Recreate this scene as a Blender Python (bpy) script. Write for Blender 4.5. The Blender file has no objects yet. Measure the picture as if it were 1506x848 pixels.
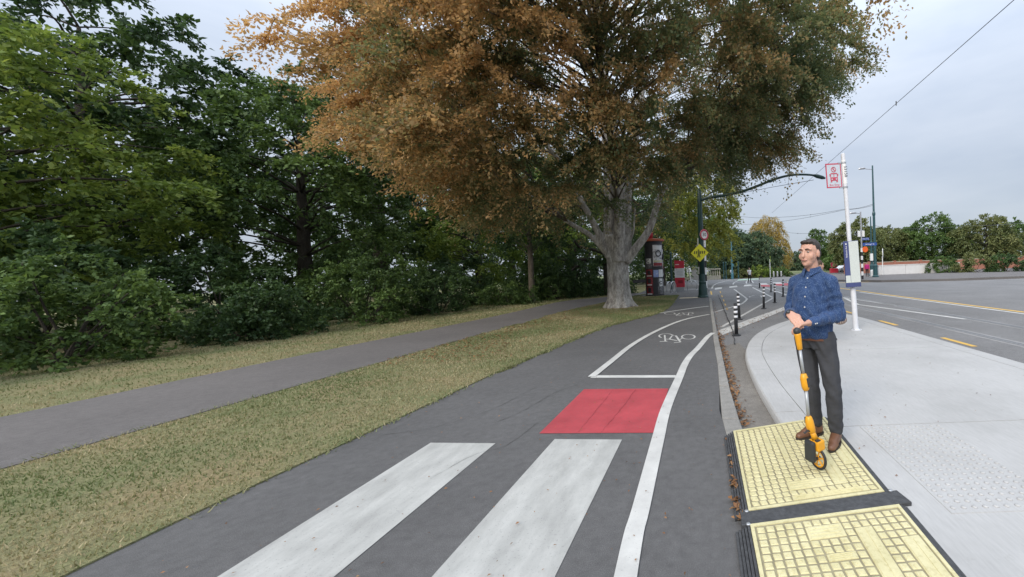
import bpy, bmesh, math, random
import numpy as np
from mathutils import Vector, Matrix

random.seed(7); rng = np.random.default_rng(7)
scene = bpy.context.scene
COL = scene.collection
R = math.radians

# ------------------------------------------------------------------ camera
FPX, CXP, CYP = 588.0, 1023.0, 408.5          # photo focal length and principal point in its own pixels
PITCH, ROLL, EYE = R(-1.07), R(2.1), 1.5
Fw = Vector((0, math.cos(PITCH), math.sin(PITCH)))
up0 = Vector((0, -math.sin(PITCH), math.cos(PITCH))); rt0 = Vector((1, 0, 0))
Up = up0*math.cos(ROLL) + rt0*math.sin(ROLL)
Rt = rt0*math.cos(ROLL) - up0*math.sin(ROLL)
CAM = Vector((0, 0, EYE))
cd = bpy.data.cameras.new('camera'); cam = bpy.data.objects.new('camera', cd); COL.objects.link(cam)
m3 = Matrix((Rt, Up, -Fw)).transposed()
cam.matrix_world = Matrix.Translation(CAM) @ m3.to_4x4()
cd.sensor_fit = 'HORIZONTAL'; cd.sensor_width = 36.0; cd.lens = 36.0*FPX/1506.0
cd.shift_x = -(CXP-753.0)/1506.0; cd.shift_y = -(424.0-CYP)/1506.0
cd.clip_start = 0.05; cd.clip_end = 3000
scene.camera = cam

# ------------------------------------------------------------------ sky, sun, exposure
SUN_EL, SUN_AZ = R(34), R(208)      # soft light through cloud, high and behind the camera
w = bpy.data.worlds.new('World'); scene.world = w; w.use_nodes = True
nt = w.node_tree; nt.nodes.clear()
N = nt.nodes.new; L = nt.links.new
out = N('ShaderNodeOutputWorld'); bg = N('ShaderNodeBackground'); L(bg.outputs[0], out.inputs[0])
sky = N('ShaderNodeTexSky'); sky.sky_type = 'NISHITA'; sky.sun_disc = False
sky.sun_elevation = SUN_EL; sky.sun_rotation = SUN_AZ
tc = N('ShaderNodeTexCoord'); mp = N('ShaderNodeMapping'); mp.inputs['Scale'].default_value = (1.2, 1.2, 4.0)
L(tc.outputs['Generated'], mp.inputs[0])
nz = N('ShaderNodeTexNoise'); nz.inputs['Scale'].default_value = 1.6; nz.inputs['Detail'].default_value = 5; nz.inputs['Roughness'].default_value = 0.55
L(mp.outputs[0], nz.inputs['Vector'])
cr = N('ShaderNodeValToRGB'); cr.color_ramp.elements[0].position = 0.32; cr.color_ramp.elements[1].position = 0.70
cr.color_ramp.elements[0].color = (5.4, 6.15, 7.4, 1); cr.color_ramp.elements[1].color = (7.2, 7.8, 8.8, 1)
L(nz.outputs['Fac'], cr.inputs[0])
sep = N('ShaderNodeSeparateXYZ'); L(tc.outputs['Generated'], sep.inputs[0])
ov = N('ShaderNodeMapRange'); ov.inputs[1].default_value = 0.0; ov.inputs[2].default_value = 1.0
ov.inputs[3].default_value = 0.56; ov.inputs[4].default_value = 2.3      # an overcast sky is brighter overhead
pw = N('ShaderNodeMath'); pw.operation = 'POWER'; pw.use_clamp = True; pw.inputs[1].default_value = 1.7
L(sep.outputs['Z'], pw.inputs[0]); L(pw.outputs[0], ov.inputs[0])
mul = N('ShaderNodeVectorMath'); mul.operation = 'SCALE'; L(cr.outputs[0], mul.inputs[0]); L(ov.outputs[0], mul.inputs['Scale'])
mix = N('ShaderNodeMix'); mix.data_type = 'RGBA'; mix.inputs[0].default_value = 0.9
L(sky.outputs[0], mix.inputs[6]); L(mul.outputs[0], mix.inputs[7])
L(mix.outputs[2], bg.inputs[0]); bg.inputs[1].default_value = 0.083
sd = bpy.data.lights.new('sun', 'SUN'); sd.energy = 1.5; sd.angle = R(25); sd.color = (1.0, 0.91, 0.79)
sun = bpy.data.objects.new('sun', sd); COL.objects.link(sun)
sdir = Vector((math.sin(SUN_AZ)*math.cos(SUN_EL), math.cos(SUN_AZ)*math.cos(SUN_EL), math.sin(SUN_EL)))
sun.rotation_euler = sdir.to_track_quat('Z', 'Y').to_euler(); sun.location = (0, -10, 30)
scene.view_settings.view_transform = 'Standard'; scene.view_settings.look = 'None'
scene.view_settings.exposure = 0.80; scene.view_settings.gamma = 1.0
scene.render.engine = 'CYCLES'
scene.render.resolution_x, scene.render.resolution_y = 1024, 577

# ------------------------------------------------------------------ pixel helpers: a pixel is a direction, the distance comes from the ground or a known depth
def ray(px, py): return Fw + Rt*((px-CXP)/FPX) - Up*((py-CYP)/FPX)
def P(px, py, z=0.0):
    d = ray(px, py); t = (z-EYE)/d.z
    return CAM + d*t
def PD(px, py, Y):
    d = ray(px, py); return CAM + d*(Y/d.y)

# ------------------------------------------------------------------ object helpers
def tag(o, label=None, cat=None, group=None, kind=None):
    if label: o['label'] = label
    if cat: o['category'] = cat
    if group: o['group'] = group
    if kind: o['kind'] = kind
    return o
def thing(name, label, cat, loc=(0, 0, 0), rotz=0.0, group=None):
    o = bpy.data.objects.new(name, None); COL.objects.link(o); o.empty_display_size = 0.2
    o.location = loc; o.rotation_euler = (0, 0, rotz)
    return tag(o, label, cat, group)
def link(name, me, parent=None, loc=None, rot=None):
    o = bpy.data.objects.new(name, me); COL.objects.link(o)
    if parent is not None: o.parent = parent
    if loc is not None: o.location = loc
    if rot is not None: o.rotation_euler = rot
    return o
def copy_tree(o, parent=None):
    c = o.copy(); COL.objects.link(c); c.parent = parent
    for ch in list(o.children): copy_tree(ch, c)
    return c

def frame(d):
    d = Vector(d).normalized()
    a = Vector((0, 0, 1)) if abs(d.z) < 0.9 else Vector((1, 0, 0))
    x = d.cross(a).normalized(); y = x.cross(d).normalized()
    return x, y, d

class MB:
    def __init__(s): s.v = []; s.f = []
    def add(s, vs, fs):
        n = len(s.v); s.v += [tuple(v) for v in vs]; s.f += [tuple(i+n for i in f) for f in fs]; return s
    def box(s, c, size, rotz=0.0, M=None):
        x, y, z = (k/2 for k in size)
        vs = [Vector((a*x, b*y, e*z)) for e in (-1, 1) for a, b in ((-1, -1), (1, -1), (1, 1), (-1, 1))]
        Q = M if M is not None else Matrix.Rotation(rotz, 3, 'Z')
        vs = [Q @ v + Vector(c) for v in vs]
        return s.add(vs, [(3, 2, 1, 0), (4, 5, 6, 7), (0, 1, 5, 4), (1, 2, 6, 5), (2, 3, 7, 6), (3, 0, 4, 7)])
    def tube(s, pts, rad, n=10, cap=True):
        pts = [Vector(p) for p in pts]
        if not hasattr(rad, '__len__'): rad = [rad]*len(pts)
        rings = []; xprev = None
        for i, p in enumerate(pts):
            d = (pts[min(i+1, len(pts)-1)] - pts[max(i-1, 0)])
            if d.length < 1e-9: d = Vector((0, 0, 1))
            d.normalize()
            if xprev is None: x = frame(d)[0]; y = d.cross(x)
            else:
                x = (xprev - d*xprev.dot(d)); x = x.normalized() if x.length > 1e-6 else frame(d)[0]; y = d.cross(x)
            xprev = x
            rings.append([p + (x*math.cos(2*math.pi*k/n) + y*math.sin(2*math.pi*k/n))*rad[i] for k in range(n)])
        vs = [v for r in rings for v in r]; fs = []
        for i in range(len(pts)-1):
            for k in range(n):
                a, b = i*n+k, i*n+(k+1) % n
                fs.append((a, b, b+n, a+n))
        if cap:
            fs.append(tuple(reversed(range(n)))); fs.append(tuple(range((len(pts)-1)*n, len(pts)*n)))
        return s.add(vs, fs)
    def lathe(s, prof, n=20, o=(0, 0, 0)):
        o = Vector(o)
        return s.tube([o+Vector((0, 0, z)) for r, z in prof], [max(r, 1e-4) for r, z in prof], n) if False else s._lathe(prof, n, o)
    def _lathe(s, prof, n, o):
        vs = []; fs = []
        for r, z in prof:
            for k in range(n):
                a = 2*math.pi*k/n; vs.append(o+Vector((max(r, 1e-4)*math.cos(a), max(r, 1e-4)*math.sin(a), z)))
        for i in range(len(prof)-1):
            for k in range(n):
                a, b = i*n+k, i*n+(k+1) % n; fs.append((a, b, b+n, a+n))
        fs.append(tuple(reversed(range(n)))); fs.append(tuple(range((len(prof)-1)*n, len(prof)*n)))
        return s.add(vs, fs)
    def prism(s, poly, z0, z1):
        n = len(poly); vs = [(p[0], p[1], z0) for p in poly]+[(p[0], p[1], z1) for p in poly]
        fs = [tuple(range(n, 2*n)), tuple(reversed(range(n)))]+[(i, (i+1) % n, (i+1) % n+n, i+n) for i in range(n)]
        return s.add(vs, fs)
    def sphere(s, c, r, M=None, nu=12, nv=8):
        c = Vector(c); r = r if hasattr(r, '__len__') else (r, r, r); vs = []; fs = []
        for j in range(1, nv):
            t = math.pi*j/nv
            for k in range(nu):
                a = 2*math.pi*k/nu
                v = Vector((r[0]*math.sin(t)*math.cos(a), r[1]*math.sin(t)*math.sin(a), r[2]*math.cos(t)))
                vs.append(c + (M @ v if M is not None else v))
        tp = Vector((0, 0, r[2])); tp = M @ tp if M is not None else tp
        vs += [c+tp, c-tp]; a, b = len(vs)-2, len(vs)-1
        for j in range(nv-2):
            for k in range(nu):
                p, q = j*nu+k, j*nu+(k+1) % nu; fs.append((p, p+nu, q+nu, q))
        for k in range(nu):
            fs.append((a, k, (k+1) % nu)); fs.append((b, (nv-2)*nu+(k+1) % nu, (nv-2)*nu+k))
        return s.add(vs, fs)
    def cone(s, p0, p1, r0, r1, n=12):        # a limb: tapered tube with round ends
        p0, p1 = Vector(p0), Vector(p1); d = p1-p0; L = d.length
        if L < 1e-6: return s.sphere(p0, r0)
        d /= L; pts = []; rs = []
        for t in (-1, -.8, -.4, 0): pts.append(p0+d*(r0*t)); rs.append(max(r0*math.sqrt(max(0, 1-t*t)), r0*.02))
        for t in (0, .4, .8, 1): pts.append(p1+d*(r1*t)); rs.append(max(r1*math.sqrt(max(0, 1-t*t)), r1*.02))
        return s.tube(pts, rs, n)
    def ring(s, c, Rr, r, M=None, n=24, m=8, a0=0.0, a1=2*math.pi):
        full = abs(a1-a0-2*math.pi) < 1e-6; c = Vector(c); vs = []; fs = []
        nn = n if full else n+1
        for i in range(nn):
            a = a0+(a1-a0)*i/n
            for k in range(m):
                b = 2*math.pi*k/m; q = Rr+r*math.cos(b)
                v = Vector((q*math.cos(a), q*math.sin(a), r*math.sin(b))); vs.append(c+(M @ v if M is not None else v))
        for i in range(n):
            j = (i+1) % nn
            for k in range(m): fs.append((i*m+k, j*m+k, j*m+(k+1) % m, i*m+(k+1) % m))
        return s.add(vs, fs)
    def ribbon(s, pts, width, z, widths=None):
        pts = [Vector((p[0], p[1], 0)) for p in pts]; vs = []; fs = []
        for i, p in enumerate(pts):
            d = (pts[min(i+1, len(pts)-1)]-pts[max(i-1, 0)]).normalized(); nrm = Vector((-d.y, d.x, 0))
            ww = (widths[i] if widths else width)/2
            vs += [(p+nrm*ww)+Vector((0, 0, z)), (p-nrm*ww)+Vector((0, 0, z))]
        for i in range(len(pts)-1): fs.append((2*i, 2*i+1, 2*i+3, 2*i+2))
        return s.add(vs, fs)
    def poly(s, pts, z):
        return s.add([(p[0], p[1], z) for p in pts], [tuple(range(len(pts)))])
    def mesh(s, name, mat=None, smooth=False):
        me = bpy.data.meshes.new(name); me.from_pydata(s.v, [], s.f); me.validate()
        bm = bmesh.new(); bm.from_mesh(me); bmesh.ops.recalc_face_normals(bm, faces=bm.faces); bm.to_mesh(me); bm.free()
        if mat: me.materials.append(mat)
        if smooth: me.polygons.foreach_set('use_smooth', [True]*len(me.polygons))
        return me
    def build(s, name, mat=None, parent=None, smooth=False, bevel=0.0, loc=None, rot=None):
        o = link(name, s.mesh(name, mat, smooth), parent, loc, rot)
        if bevel:
            b = o.modifiers.new('bevel', 'BEVEL'); b.width = bevel; b.segments = 2; b.limit_method = 'ANGLE'; b.angle_limit = R(40)
        if smooth and not bevel:
            pass
        return o
    def remesh(s, name, mat, voxel, parent=None, smooth=6, disp=None):
        me = bpy.data.meshes.new('tmp'); me.from_pydata(s.v, [], s.f)
        bm = bmesh.new(); bm.from_mesh(me); bmesh.ops.recalc_face_normals(bm, faces=bm.faces); bm.to_mesh(me); bm.free()
        o = bpy.data.objects.new('tmp', me); COL.objects.link(o)
        r = o.modifiers.new('r', 'REMESH'); r.mode = 'VOXEL'; r.voxel_size = voxel
        if smooth:
            q = o.modifiers.new('s', 'SMOOTH'); q.iterations = smooth; q.factor = 0.5
        dg = bpy.context.evaluated_depsgraph_get(); ev = o.evaluated_get(dg)
        nm = bpy.data.meshes.new_from_object(ev); nm.name = name
        bpy.data.objects.remove(o); bpy.data.meshes.remove(me)
        if disp: disp(nm)
        nm.materials.clear(); nm.materials.append(mat)
        nm.polygons.foreach_set('use_smooth', [True]*len(nm.polygons))
        return link(name, nm, parent)

def smooth_line(pts, k=6):
    pts = [Vector((p[0], p[1], p[2] if len(p) > 2 else 0)) for p in pts]; outp = []
    for i in range(len(pts)-1):
        p0, p1, p2, p3 = pts[max(i-1, 0)], pts[i], pts[i+1], pts[min(i+2, len(pts)-1)]
        for j in range(k):
            t = j/k
            outp.append(0.5*((2*p1)+(p2-p0)*t+(2*p0-5*p1+4*p2-p3)*t*t+(-p0+3*p1-3*p2+p3)*t**3))
    outp.append(pts[-1]); return outp

def text_mesh(txt, size, mat, name='lettering', parent=None, M=None, align='CENTER', extrude=0.0008):
    cu = bpy.data.curves.new(name, 'FONT'); cu.body = txt; cu.size = size; cu.align_x = align; cu.align_y = 'CENTER'; cu.extrude = extrude
    cu.resolution_u = 2
    o = bpy.data.objects.new('tmp', cu); COL.objects.link(o)
    dg = bpy.context.evaluated_depsgraph_get(); me = bpy.data.meshes.new_from_object(o.evaluated_get(dg)); me.name = name
    bpy.data.objects.remove(o); bpy.data.curves.remove(cu)
    me.materials.clear(); me.materials.append(mat)
    q = link(name, me, parent)
    if M is not None: q.matrix_local = M
    return q

# ------------------------------------------------------------------ materials
def newmat(name):
    m = bpy.data.materials.new(name); m.use_nodes = True
    t = m.node_tree; b = t.nodes['Principled BSDF']; return m, t, b
def noise(t, scale, detail=4, rough=0.55, vec=None, stretch=None, world=False):
    n = t.nodes.new('ShaderNodeTexNoise'); n.inputs['Scale'].default_value = scale; n.inputs['Detail'].default_value = detail; n.inputs['Roughness'].default_value = rough
    if vec is None:
        if world: vec = t.nodes.new('ShaderNodeNewGeometry').outputs['Position']
        else: vec = t.nodes.new('ShaderNodeTexCoord').outputs['Object']
    if stretch:
        mpn = t.nodes.new('ShaderNodeMapping'); mpn.inputs['Scale'].default_value = stretch
        t.links.new(vec, mpn.inputs[0]); vec = mpn.outputs[0]
    t.links.new(vec, n.inputs['Vector']); return n.outputs['Fac']
def ramp(t, fac, stops):
    r = t.nodes.new('ShaderNodeValToRGB'); e = r.color_ramp.elements
    while len(e) < len(stops): e.new(0.5)
    for i, (p, c) in enumerate(stops): e[i].position = p; e[i].color = (*c, 1) if len(c) == 3 else c
    t.links.new(fac, r.inputs[0]); return r.outputs[0]
def mixc(t, fac, a, b, mode='MIX'):
    m = t.nodes.new('ShaderNodeMix'); m.data_type = 'RGBA'; m.blend_type = mode
    for sock, v in ((m.inputs[0], fac), (m.inputs[6], a), (m.inputs[7], b)):
        if isinstance(v, (int, float)): sock.default_value = v
        elif isinstance(v, tuple): sock.default_value = (*v, 1) if len(v) == 3 else v
        else: t.links.new(v, sock)
    return m.outputs[2]
def bump(t, b, h, strength=0.3, dist=0.01):
    n = t.nodes.new('ShaderNodeBump'); n.inputs['Strength'].default_value = strength; n.inputs['Distance'].default_value = dist
    t.links.new(h, n.inputs['Height']); t.links.new(n.outputs[0], b.inputs['Normal'])
def simple(name, col, rough=0.6, var=0.15, scale=8, metal=0.0, bmp=0.0, bscale=60, world=False, spec=0.5, stretch=None):
    m, t, b = newmat(name)
    f = noise(t, scale, 5, 0.6, world=world, stretch=stretch)
    lo = tuple(max(0, c*(1-var)) for c in col); hi = tuple(min(1, c*(1+var)) for c in col)
    t.links.new(ramp(t, f, [(0.3, lo), (0.7, hi)]), b.inputs['Base Color'])
    b.inputs['Roughness'].default_value = rough; b.inputs['Metallic'].default_value = metal
    b.inputs['Specular IOR Level'].default_value = spec
    if bmp: bump(t, b, noise(t, bscale, 3, 0.6, world=world), bmp)
    return m
def asphalt(name, col, patch=0.12, speck=0.5):
    m, t, b = newmat(name)
    big = ramp(t, noise(t, 0.55, 6, 0.62, world=True), [(0.3, tuple(c*(1-patch) for c in col)), (0.72, tuple(c*(1+patch) for c in col))])
    mid = ramp(t, noise(t, 14, 5, 0.7, world=True), [(0.28, (0.80,)*3), (0.5, (0.98,)*3), (0.72, (1.14,)*3)])
    c1 = mixc(t, 1.0, big, mid, 'MULTIPLY')
    fine = noise(t, 210, 2, 0.7, world=True)
    c2 = mixc(t, 1.0, c1, ramp(t, fine, [(0.3, (1-speck*.6,)*3), (0.5, (1,)*3), (0.72, (1+speck,)*3)]), 'MULTIPLY')
    t.links.new(c2, b.inputs['Base Color']); b.inputs['Roughness'].default_value = 0.85; b.inputs['Specular IOR Level'].default_value = 0.3
    bump(t, b, fine, 0.35, 0.004)
    return m
def paint(name, col, wear=(0.30, 0.42), under=(0.12, 0.12, 0.125), dirt=0.12, stretch=None):
    m, t, b = newmat(name)
    d = ramp(t, noise(t, 2.3, 6, 0.65, world=True, stretch=stretch), [(0.3, tuple(c*(1-dirt*1.6) for c in col)), (0.7, tuple(min(1, c*(1+dirt*.4)) for c in col))])
    wn = ramp(t, noise(t, 90, 4, 0.75, world=True), [(wear[0], (0, 0, 0)), (wear[1], (1, 1, 1))])
    c = mixc(t, wn, under, d)
    t.links.new(c, b.inputs['Base Color']); b.inputs['Roughness'].default_value = 0.7
    bump(t, b, noise(t, 200, 2, world=True), 0.25, 0.003)
    return m
def leafmat(name, stops, trans=0.35):
    m, t, b = newmat(name)
    at = t.nodes.new('ShaderNodeAttribute'); at.attribute_name = 'tint'
    c = ramp(t, at.outputs['Fac'], stops)
    b.inputs['Roughness'].default_value = 0.55; b.inputs['Specular IOR Level'].default_value = 0.35
    t.links.new(c, b.inputs['Base Color'])
    tr = t.nodes.new('ShaderNodeBsdfTranslucent'); t.links.new(mixc(t, 1.0, c, (1.1, 1.05, 0.85), 'MULTIPLY'), tr.inputs[0])
    mx = t.nodes.new('ShaderNodeMixShader'); mx.inputs[0].default_value = trans
    t.links.new(b.outputs[0], mx.inputs[1]); t.links.new(tr.outputs[0], mx.inputs[2])
    t.links.new(mx.outputs[0], t.nodes['Material Output'].inputs[0])
    return m

M_ = {}
M_['asphalt'] = asphalt('path_asphalt', (0.112, 0.110, 0.109), 0.16)
M_['road'] = asphalt('road_asphalt', (0.185, 0.182, 0.18), 0.14)
M_['footpath'] = asphalt('park_asphalt', (0.145, 0.135, 0.13))
M_['gutter'] = asphalt('gutter_dust', (0.19, 0.175, 0.155), 0.22, 0.7)
M_['kerb'] = asphalt('kerb_concrete', (0.27, 0.26, 0.24), 0.25, 0.3)
def concrete():
    m, t, b = newmat('island_concrete')
    big = ramp(t, noise(t, 0.9, 7, 0.62, world=True), [(0.28, (0.375, 0.372, 0.362)), (0.5, (0.43, 0.427, 0.418)), (0.75, (0.475, 0.472, 0.462))])
    broom = noise(t, 60, 3, 0.6, world=True, stretch=(1, 0.12, 1))
    c = mixc(t, 1.0, big, ramp(t, broom, [(0.3, (0.93,)*3), (0.7, (1.05,)*3)]), 'MULTIPLY')
    st = ramp(t, noise(t, 5, 6, 0.75, world=True), [(0.62, (1, 1, 1)), (0.74, (0.86, 0.85, 0.83))])
    c = mixc(t, 1.0, c, st, 'MULTIPLY')
    t.links.new(c, b.inputs['Base Color']); b.inputs['Roughness'].default_value = 0.85
    bump(t, b, broom, 0.25, 0.004); return m
M_['concrete'] = concrete()
M_['joint'] = simple('concrete_joint', (0.27, 0.26, 0.25), 0.9, 0.2, 10, world=True)
M_['white_line'] = paint('white_paint', (0.60, 0.595, 0.565), (0.26, 0.38), dirt=.16)
M_['old_line'] = paint('worn_white_paint', (0.62, 0.61, 0.58), (0.34, 0.50), under=(0.2, 0.2, 0.19), dirt=0.2)
M_['zebra'] = paint('zebra_paint', (0.46, 0.46, 0.435), (0.27, 0.40), dirt=0.18, stretch=(3, 1.0, 1))
M_['red'] = paint('red_paint', (0.45, 0.062, 0.075), (0.30, 0.42), dirt=0.18)
M_['yellow_line'] = paint('yellow_paint', (0.75, 0.46, 0.08), (0.3, 0.45))
M_['green_lane'] = paint('green_paint', (0.38, 0.55, 0.42), (0.3, 0.45))
def lawnmat():
    m, t, b = newmat('dry_lawn')
    f = noise(t, 1.1, 6, 0.7, world=True)
    c = ramp(t, f, [(0.3, (0.17, 0.20, 0.09)), (0.5, (0.25, 0.235, 0.125)), (0.72, (0.33, 0.25, 0.145))])
    g = noise(t, 45, 4, 0.75, world=True)
    c = mixc(t, 1.0, c, ramp(t, g, [(0.3, (0.6,)*3), (0.7, (1.35,)*3)]), 'MULTIPLY')
    t.links.new(c, b.inputs['Base Color']); b.inputs['Roughness'].default_value = 0.95; b.inputs['Specular IOR Level'].default_value = 0.1
    bump(t, b, g, 0.8, 0.03); return m
M_['lawn'] = lawnmat()
M_['black'] = simple('black_rubber', (0.022, 0.023, 0.026), 0.6, 0.2, 20, spec=0.4)
M_['white'] = simple('white_plastic', (0.78, 0.78, 0.77), 0.5, 0.05, 6)
M_['teal'] = simple('teal_pole_paint', (0.022, 0.075, 0.085), 0.4, 0.15, 5)
M_['darkteal'] = simple('dark_green_pole_paint', (0.012, 0.045, 0.042), 0.4, 0.15, 5)
M_['blueteal'] = simple('blue_teal_pole_paint', (0.05, 0.15, 0.20), 0.45, 0.12, 5)
M_['grey_metal'] = simple('grey_metal', (0.42, 0.43, 0.45), 0.4, 0.1, 8, metal=0.5)
M_['galv'] = simple('galvanised_steel', (0.55, 0.56, 0.57), 0.35, 0.1, 10, metal=0.8)
M_['navy'] = simple('navy_panel', (0.045, 0.06, 0.17), 0.45, 0.08, 4)
M_['redsign'] = simple('red_sign_vinyl', (0.50, 0.03, 0.055), 0.45, 0.1, 4)
M_['paper'] = simple('white_poster_paper', (0.66, 0.67, 0.68), 0.7, 0.08, 5)
# ================================================================== GROUND
ROADZ = -0.06
road = MB().poly([(-400, -60), (400, -60), (400, 700), (-400, 700)], ROADZ).build('road', M_['road'])
tag(road, 'grey asphalt road and intersection reaching to the horizon', kind='structure')

kerb_px = [((1042.7, 438.5), (1046, 437.5)), ((1045, 458), (1049.5, 458)), ((1047.8, 479), (1053, 479)), ((1049.5, 505), (1058, 505)),
           ((1052, 517), (1061.5, 518)), ((1056, 540), (1066.5, 542)), ((1058, 573), (1074, 575)), ((1058, 604), (1082, 606))]
KL = [P(*a) for a, b in kerb_px]; KR = [P(*b) for a, b in kerb_px]
KL += [Vector((0.25, y, 0)) for y in (3.4, 2.2, 0.5, -1.5, -4)]; KR += [Vector((0.42, y, 0)) for y in (3.4, 2.2, 0.5, -1.5, -4)]

edge_px = [(728, 549), (800, 518), (882, 484), (925, 471.5), (968.6, 460), (988, 446), (996, 434)]
EDGE = [Vector((-3.45, -4, 0)), Vector((-3.4, 2.5, 0))] + smooth_line([P(*p) for p in edge_px], 5)
fp_near = [(887, 445.7), (824, 460), (776, 474.6), (728, 486.6)]
FPN = smooth_line([Vector((-3.2, 27.5, 0))]+[P(*p) for p in fp_near]+[Vector((-6.0, 4, 0)), Vector((-6.2, -4, 0))], 5)
fp_far = [(887, 437.3), (829, 443), (728, 465.5)]
FPF = smooth_line([Vector((-4.4, 29.2, 0))]+[P(*p) for p in fp_far]+[Vector((-8.4, 8, 0)), Vector((-8.7, 1, 0)), Vector((-8.8, -4, 0))], 5)

# the shared path slab runs under the lawn edge and out to the plaza by the crossing
pts = list(reversed(KL)) + [P(1041, 430), P(1044, 425), P(1000, 427), P(900, 427), Vector((-14, 31, 0)), Vector((-14, -4, 0))]
cyc = MB().prism([(p.x, p.y) for p in pts], -0.3, 0.0).build('cycle_path', M_['asphalt'])
tag(cyc, 'dark asphalt cycle and foot path with painted lines', kind='structure')
# kerb stones, about a metre each
def resample(A, B, step):
    da = [0]
    for i in range(1, len(A)): da.append(da[-1]+(A[i]-A[i-1]).length)
    n = max(1, int(da[-1]/step)); ra, rb = [], []
    for k in range(n+1):
        s = da[-1]*k/n; i = max(j for j in range(len(da)) if da[j] <= s+1e-9); i = min(i, len(A)-2)
        t = (s-da[i])/max(1e-9, da[i+1]-da[i]); ra.append(A[i].lerp(A[i+1], t)); rb.append(B[i].lerp(B[i+1], t))
    return ra, rb
ra, rb = resample(KL, KR, 1.1)
for i in range(len(ra)-1):
    t0, t1 = 0.006, 0.994
    a0, a1 = ra[i].lerp(ra[i+1], t0), ra[i].lerp(ra[i+1], t1); b0, b1 = rb[i].lerp(rb[i+1], t0), rb[i].lerp(rb[i+1], t1)
    h = 0.008+random.uniform(-.002, .003)
    MB().prism([(a0.x, a0.y), (b0.x, b0.y), (b1.x, b1.y), (a1.x, a1.y)], -0.09, h).build('kerb_stone', M_['kerb'], cyc, bevel=0.012)

# lawn on both sides of the park footpath
lawn_pts = EDGE + [P(953, 436), P(928, 436), Vector((-4.2, 33, 0)), Vector((-5, 60, 0)), Vector((-90, 60, 0)), Vector((-90, -4, 0))]
lawn = MB().prism([(p.x, p.y) for p in lawn_pts], -0.2, 0.012).build('park_lawn', M_['lawn'])
tag(lawn, 'dry mown lawn of the park verge', kind='structure')
fpth = MB().prism([(p.x, p.y) for p in FPN+list(reversed(FPF))], -0.1, 0.02).build('park_footpath', M_['footpath'])
tag(fpth, 'grey asphalt park footpath behind the verge', kind='structure')

# ---------------- bus island
ISZ = 0.03
isl_px = [(1238, 455.5), (1200, 458), (1175, 465), (1156.5, 471), (1124, 483), (1104.8, 496), (1096, 513), (1097.6, 530), (1112, 563.6), (1136, 604), (1146, 621)]
IO = smooth_line([Vector((4.6, 9.0, 0)), Vector((4.6, 11.3, 0)), Vector((4.35, 12.3, 0)), Vector((3.7, 12.35, 0))] + [P(*p, ISZ) for p in isl_px[3:]] + [Vector((0.80, 3.2, 0)), Vector((0.78, 1.5, 0)), Vector((0.78, -4, 0))], 6)
IO = [Vector((4.58, -4, 0)), Vector((4.6, 3, 0))] + IO
def inset(line, d):
    o = []
    for i, p in enumerate(line):
        t = (line[min(i+1, len(line)-1)]-line[max(i-1, 0)]); t.z = 0; t.normalize(); o.append(p + Vector((t.y, -t.x, 0))*-d*-1)
    return o
II = inset(IO, -0.30)
if II[10].x > 4.6: II = inset(IO, 0.30)
isl = MB().prism([(p.x, p.y) for p in II], -0.25, ISZ-0.012).build('bus_island', M_['joint'])
tag(isl, 'pale concrete bus stop island with rounded kerb', kind='structure')
ra, rb = resample(IO, II, 0.35)
for i in range(0, len(ra)-1, 5):
    oa, ob = [p.copy() for p in ra[i:i+6]], [p.copy() for p in rb[i:i+6]]
    if len(oa) < 2: continue
    for o_ in (oa, ob):
        o_[0] = o_[0].lerp(o_[1], .012); o_[-1] = o_[-1].lerp(o_[-2], .012)
    mb = MB(); n = len(oa)
    prof = [(0.0, -0.10), (0.02, -0.02), (0.055, 0.012), (0.11, 0.026), (1.0, 0.030)]
    vs = []
    for k in range(n):
        for (u, z) in prof:
            q = oa[k].lerp(ob[k], u*0.985); vs.append((q.x, q.y, z))
        q = oa[k].lerp(ob[k], 0.985); vs.append((q.x, q.y, -0.10))
    m = len(prof)+1; fs = []
    for k in range(n-1):
        for j in range(m-1): fs.append((k*m+j, (k+1)*m+j, (k+1)*m+j+1, k*m+j+1))
    fs.append(tuple(range(m))); fs.append(tuple(range((n-1)*m, n*m)))
    mb.add(vs, fs); mb.build('kerb_stone', M_['concrete'], isl)
# poured panels inside, cut by saw joints across the island
cuts = [-4, 0.6, 3.62, 6.9, 20]
def clip(poly, y0, y1):
    def half(pl, yy, keep):
        o = []
        for i in range(len(pl)):
            a, b = pl[i], pl[(i+1) % len(pl)]; ia, ib = keep(a.y, yy), keep(b.y, yy)
            if ia: o.append(a)
            if ia != ib: o.append(a.lerp(b, (yy-a.y)/(b.y-a.y)))
        return o
    return half(half(poly, y0, lambda v, q: v >= q), y1, lambda v, q: v <= q)
I2 = inset(II, 0.005) if (inset(II, 0.005)[10].x < II[10].x) else inset(II, -0.005)
for i in range(len(cuts)-1):
    c = clip(I2, cuts[i]+0.005, cuts[i+1]-0.005)
    if len(c) > 3: MB().prism([(p.x, p.y) for p in c], -0.02, ISZ).build('concrete_panel', M_['concrete'], isl)

# gutter between path kerb and island
gl = [p for p in KR if p.y < 9.6]
gpts = [(p.x+0.001, p.y) for p in gl] + [(0.82, -4), (0.84, 1.5), (0.86, 3.8)] + [(p.x+.03, p.y) for p in [P(1112, 565), P(1100, 535), P(1098, 515), P(1085, 500)]]
gut = MB().poly(gpts, ROADZ+0.004).build('gutter', M_['gutter']); tag(gut, 'dusty gutter strip beside the kerb', kind='structure')

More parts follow.
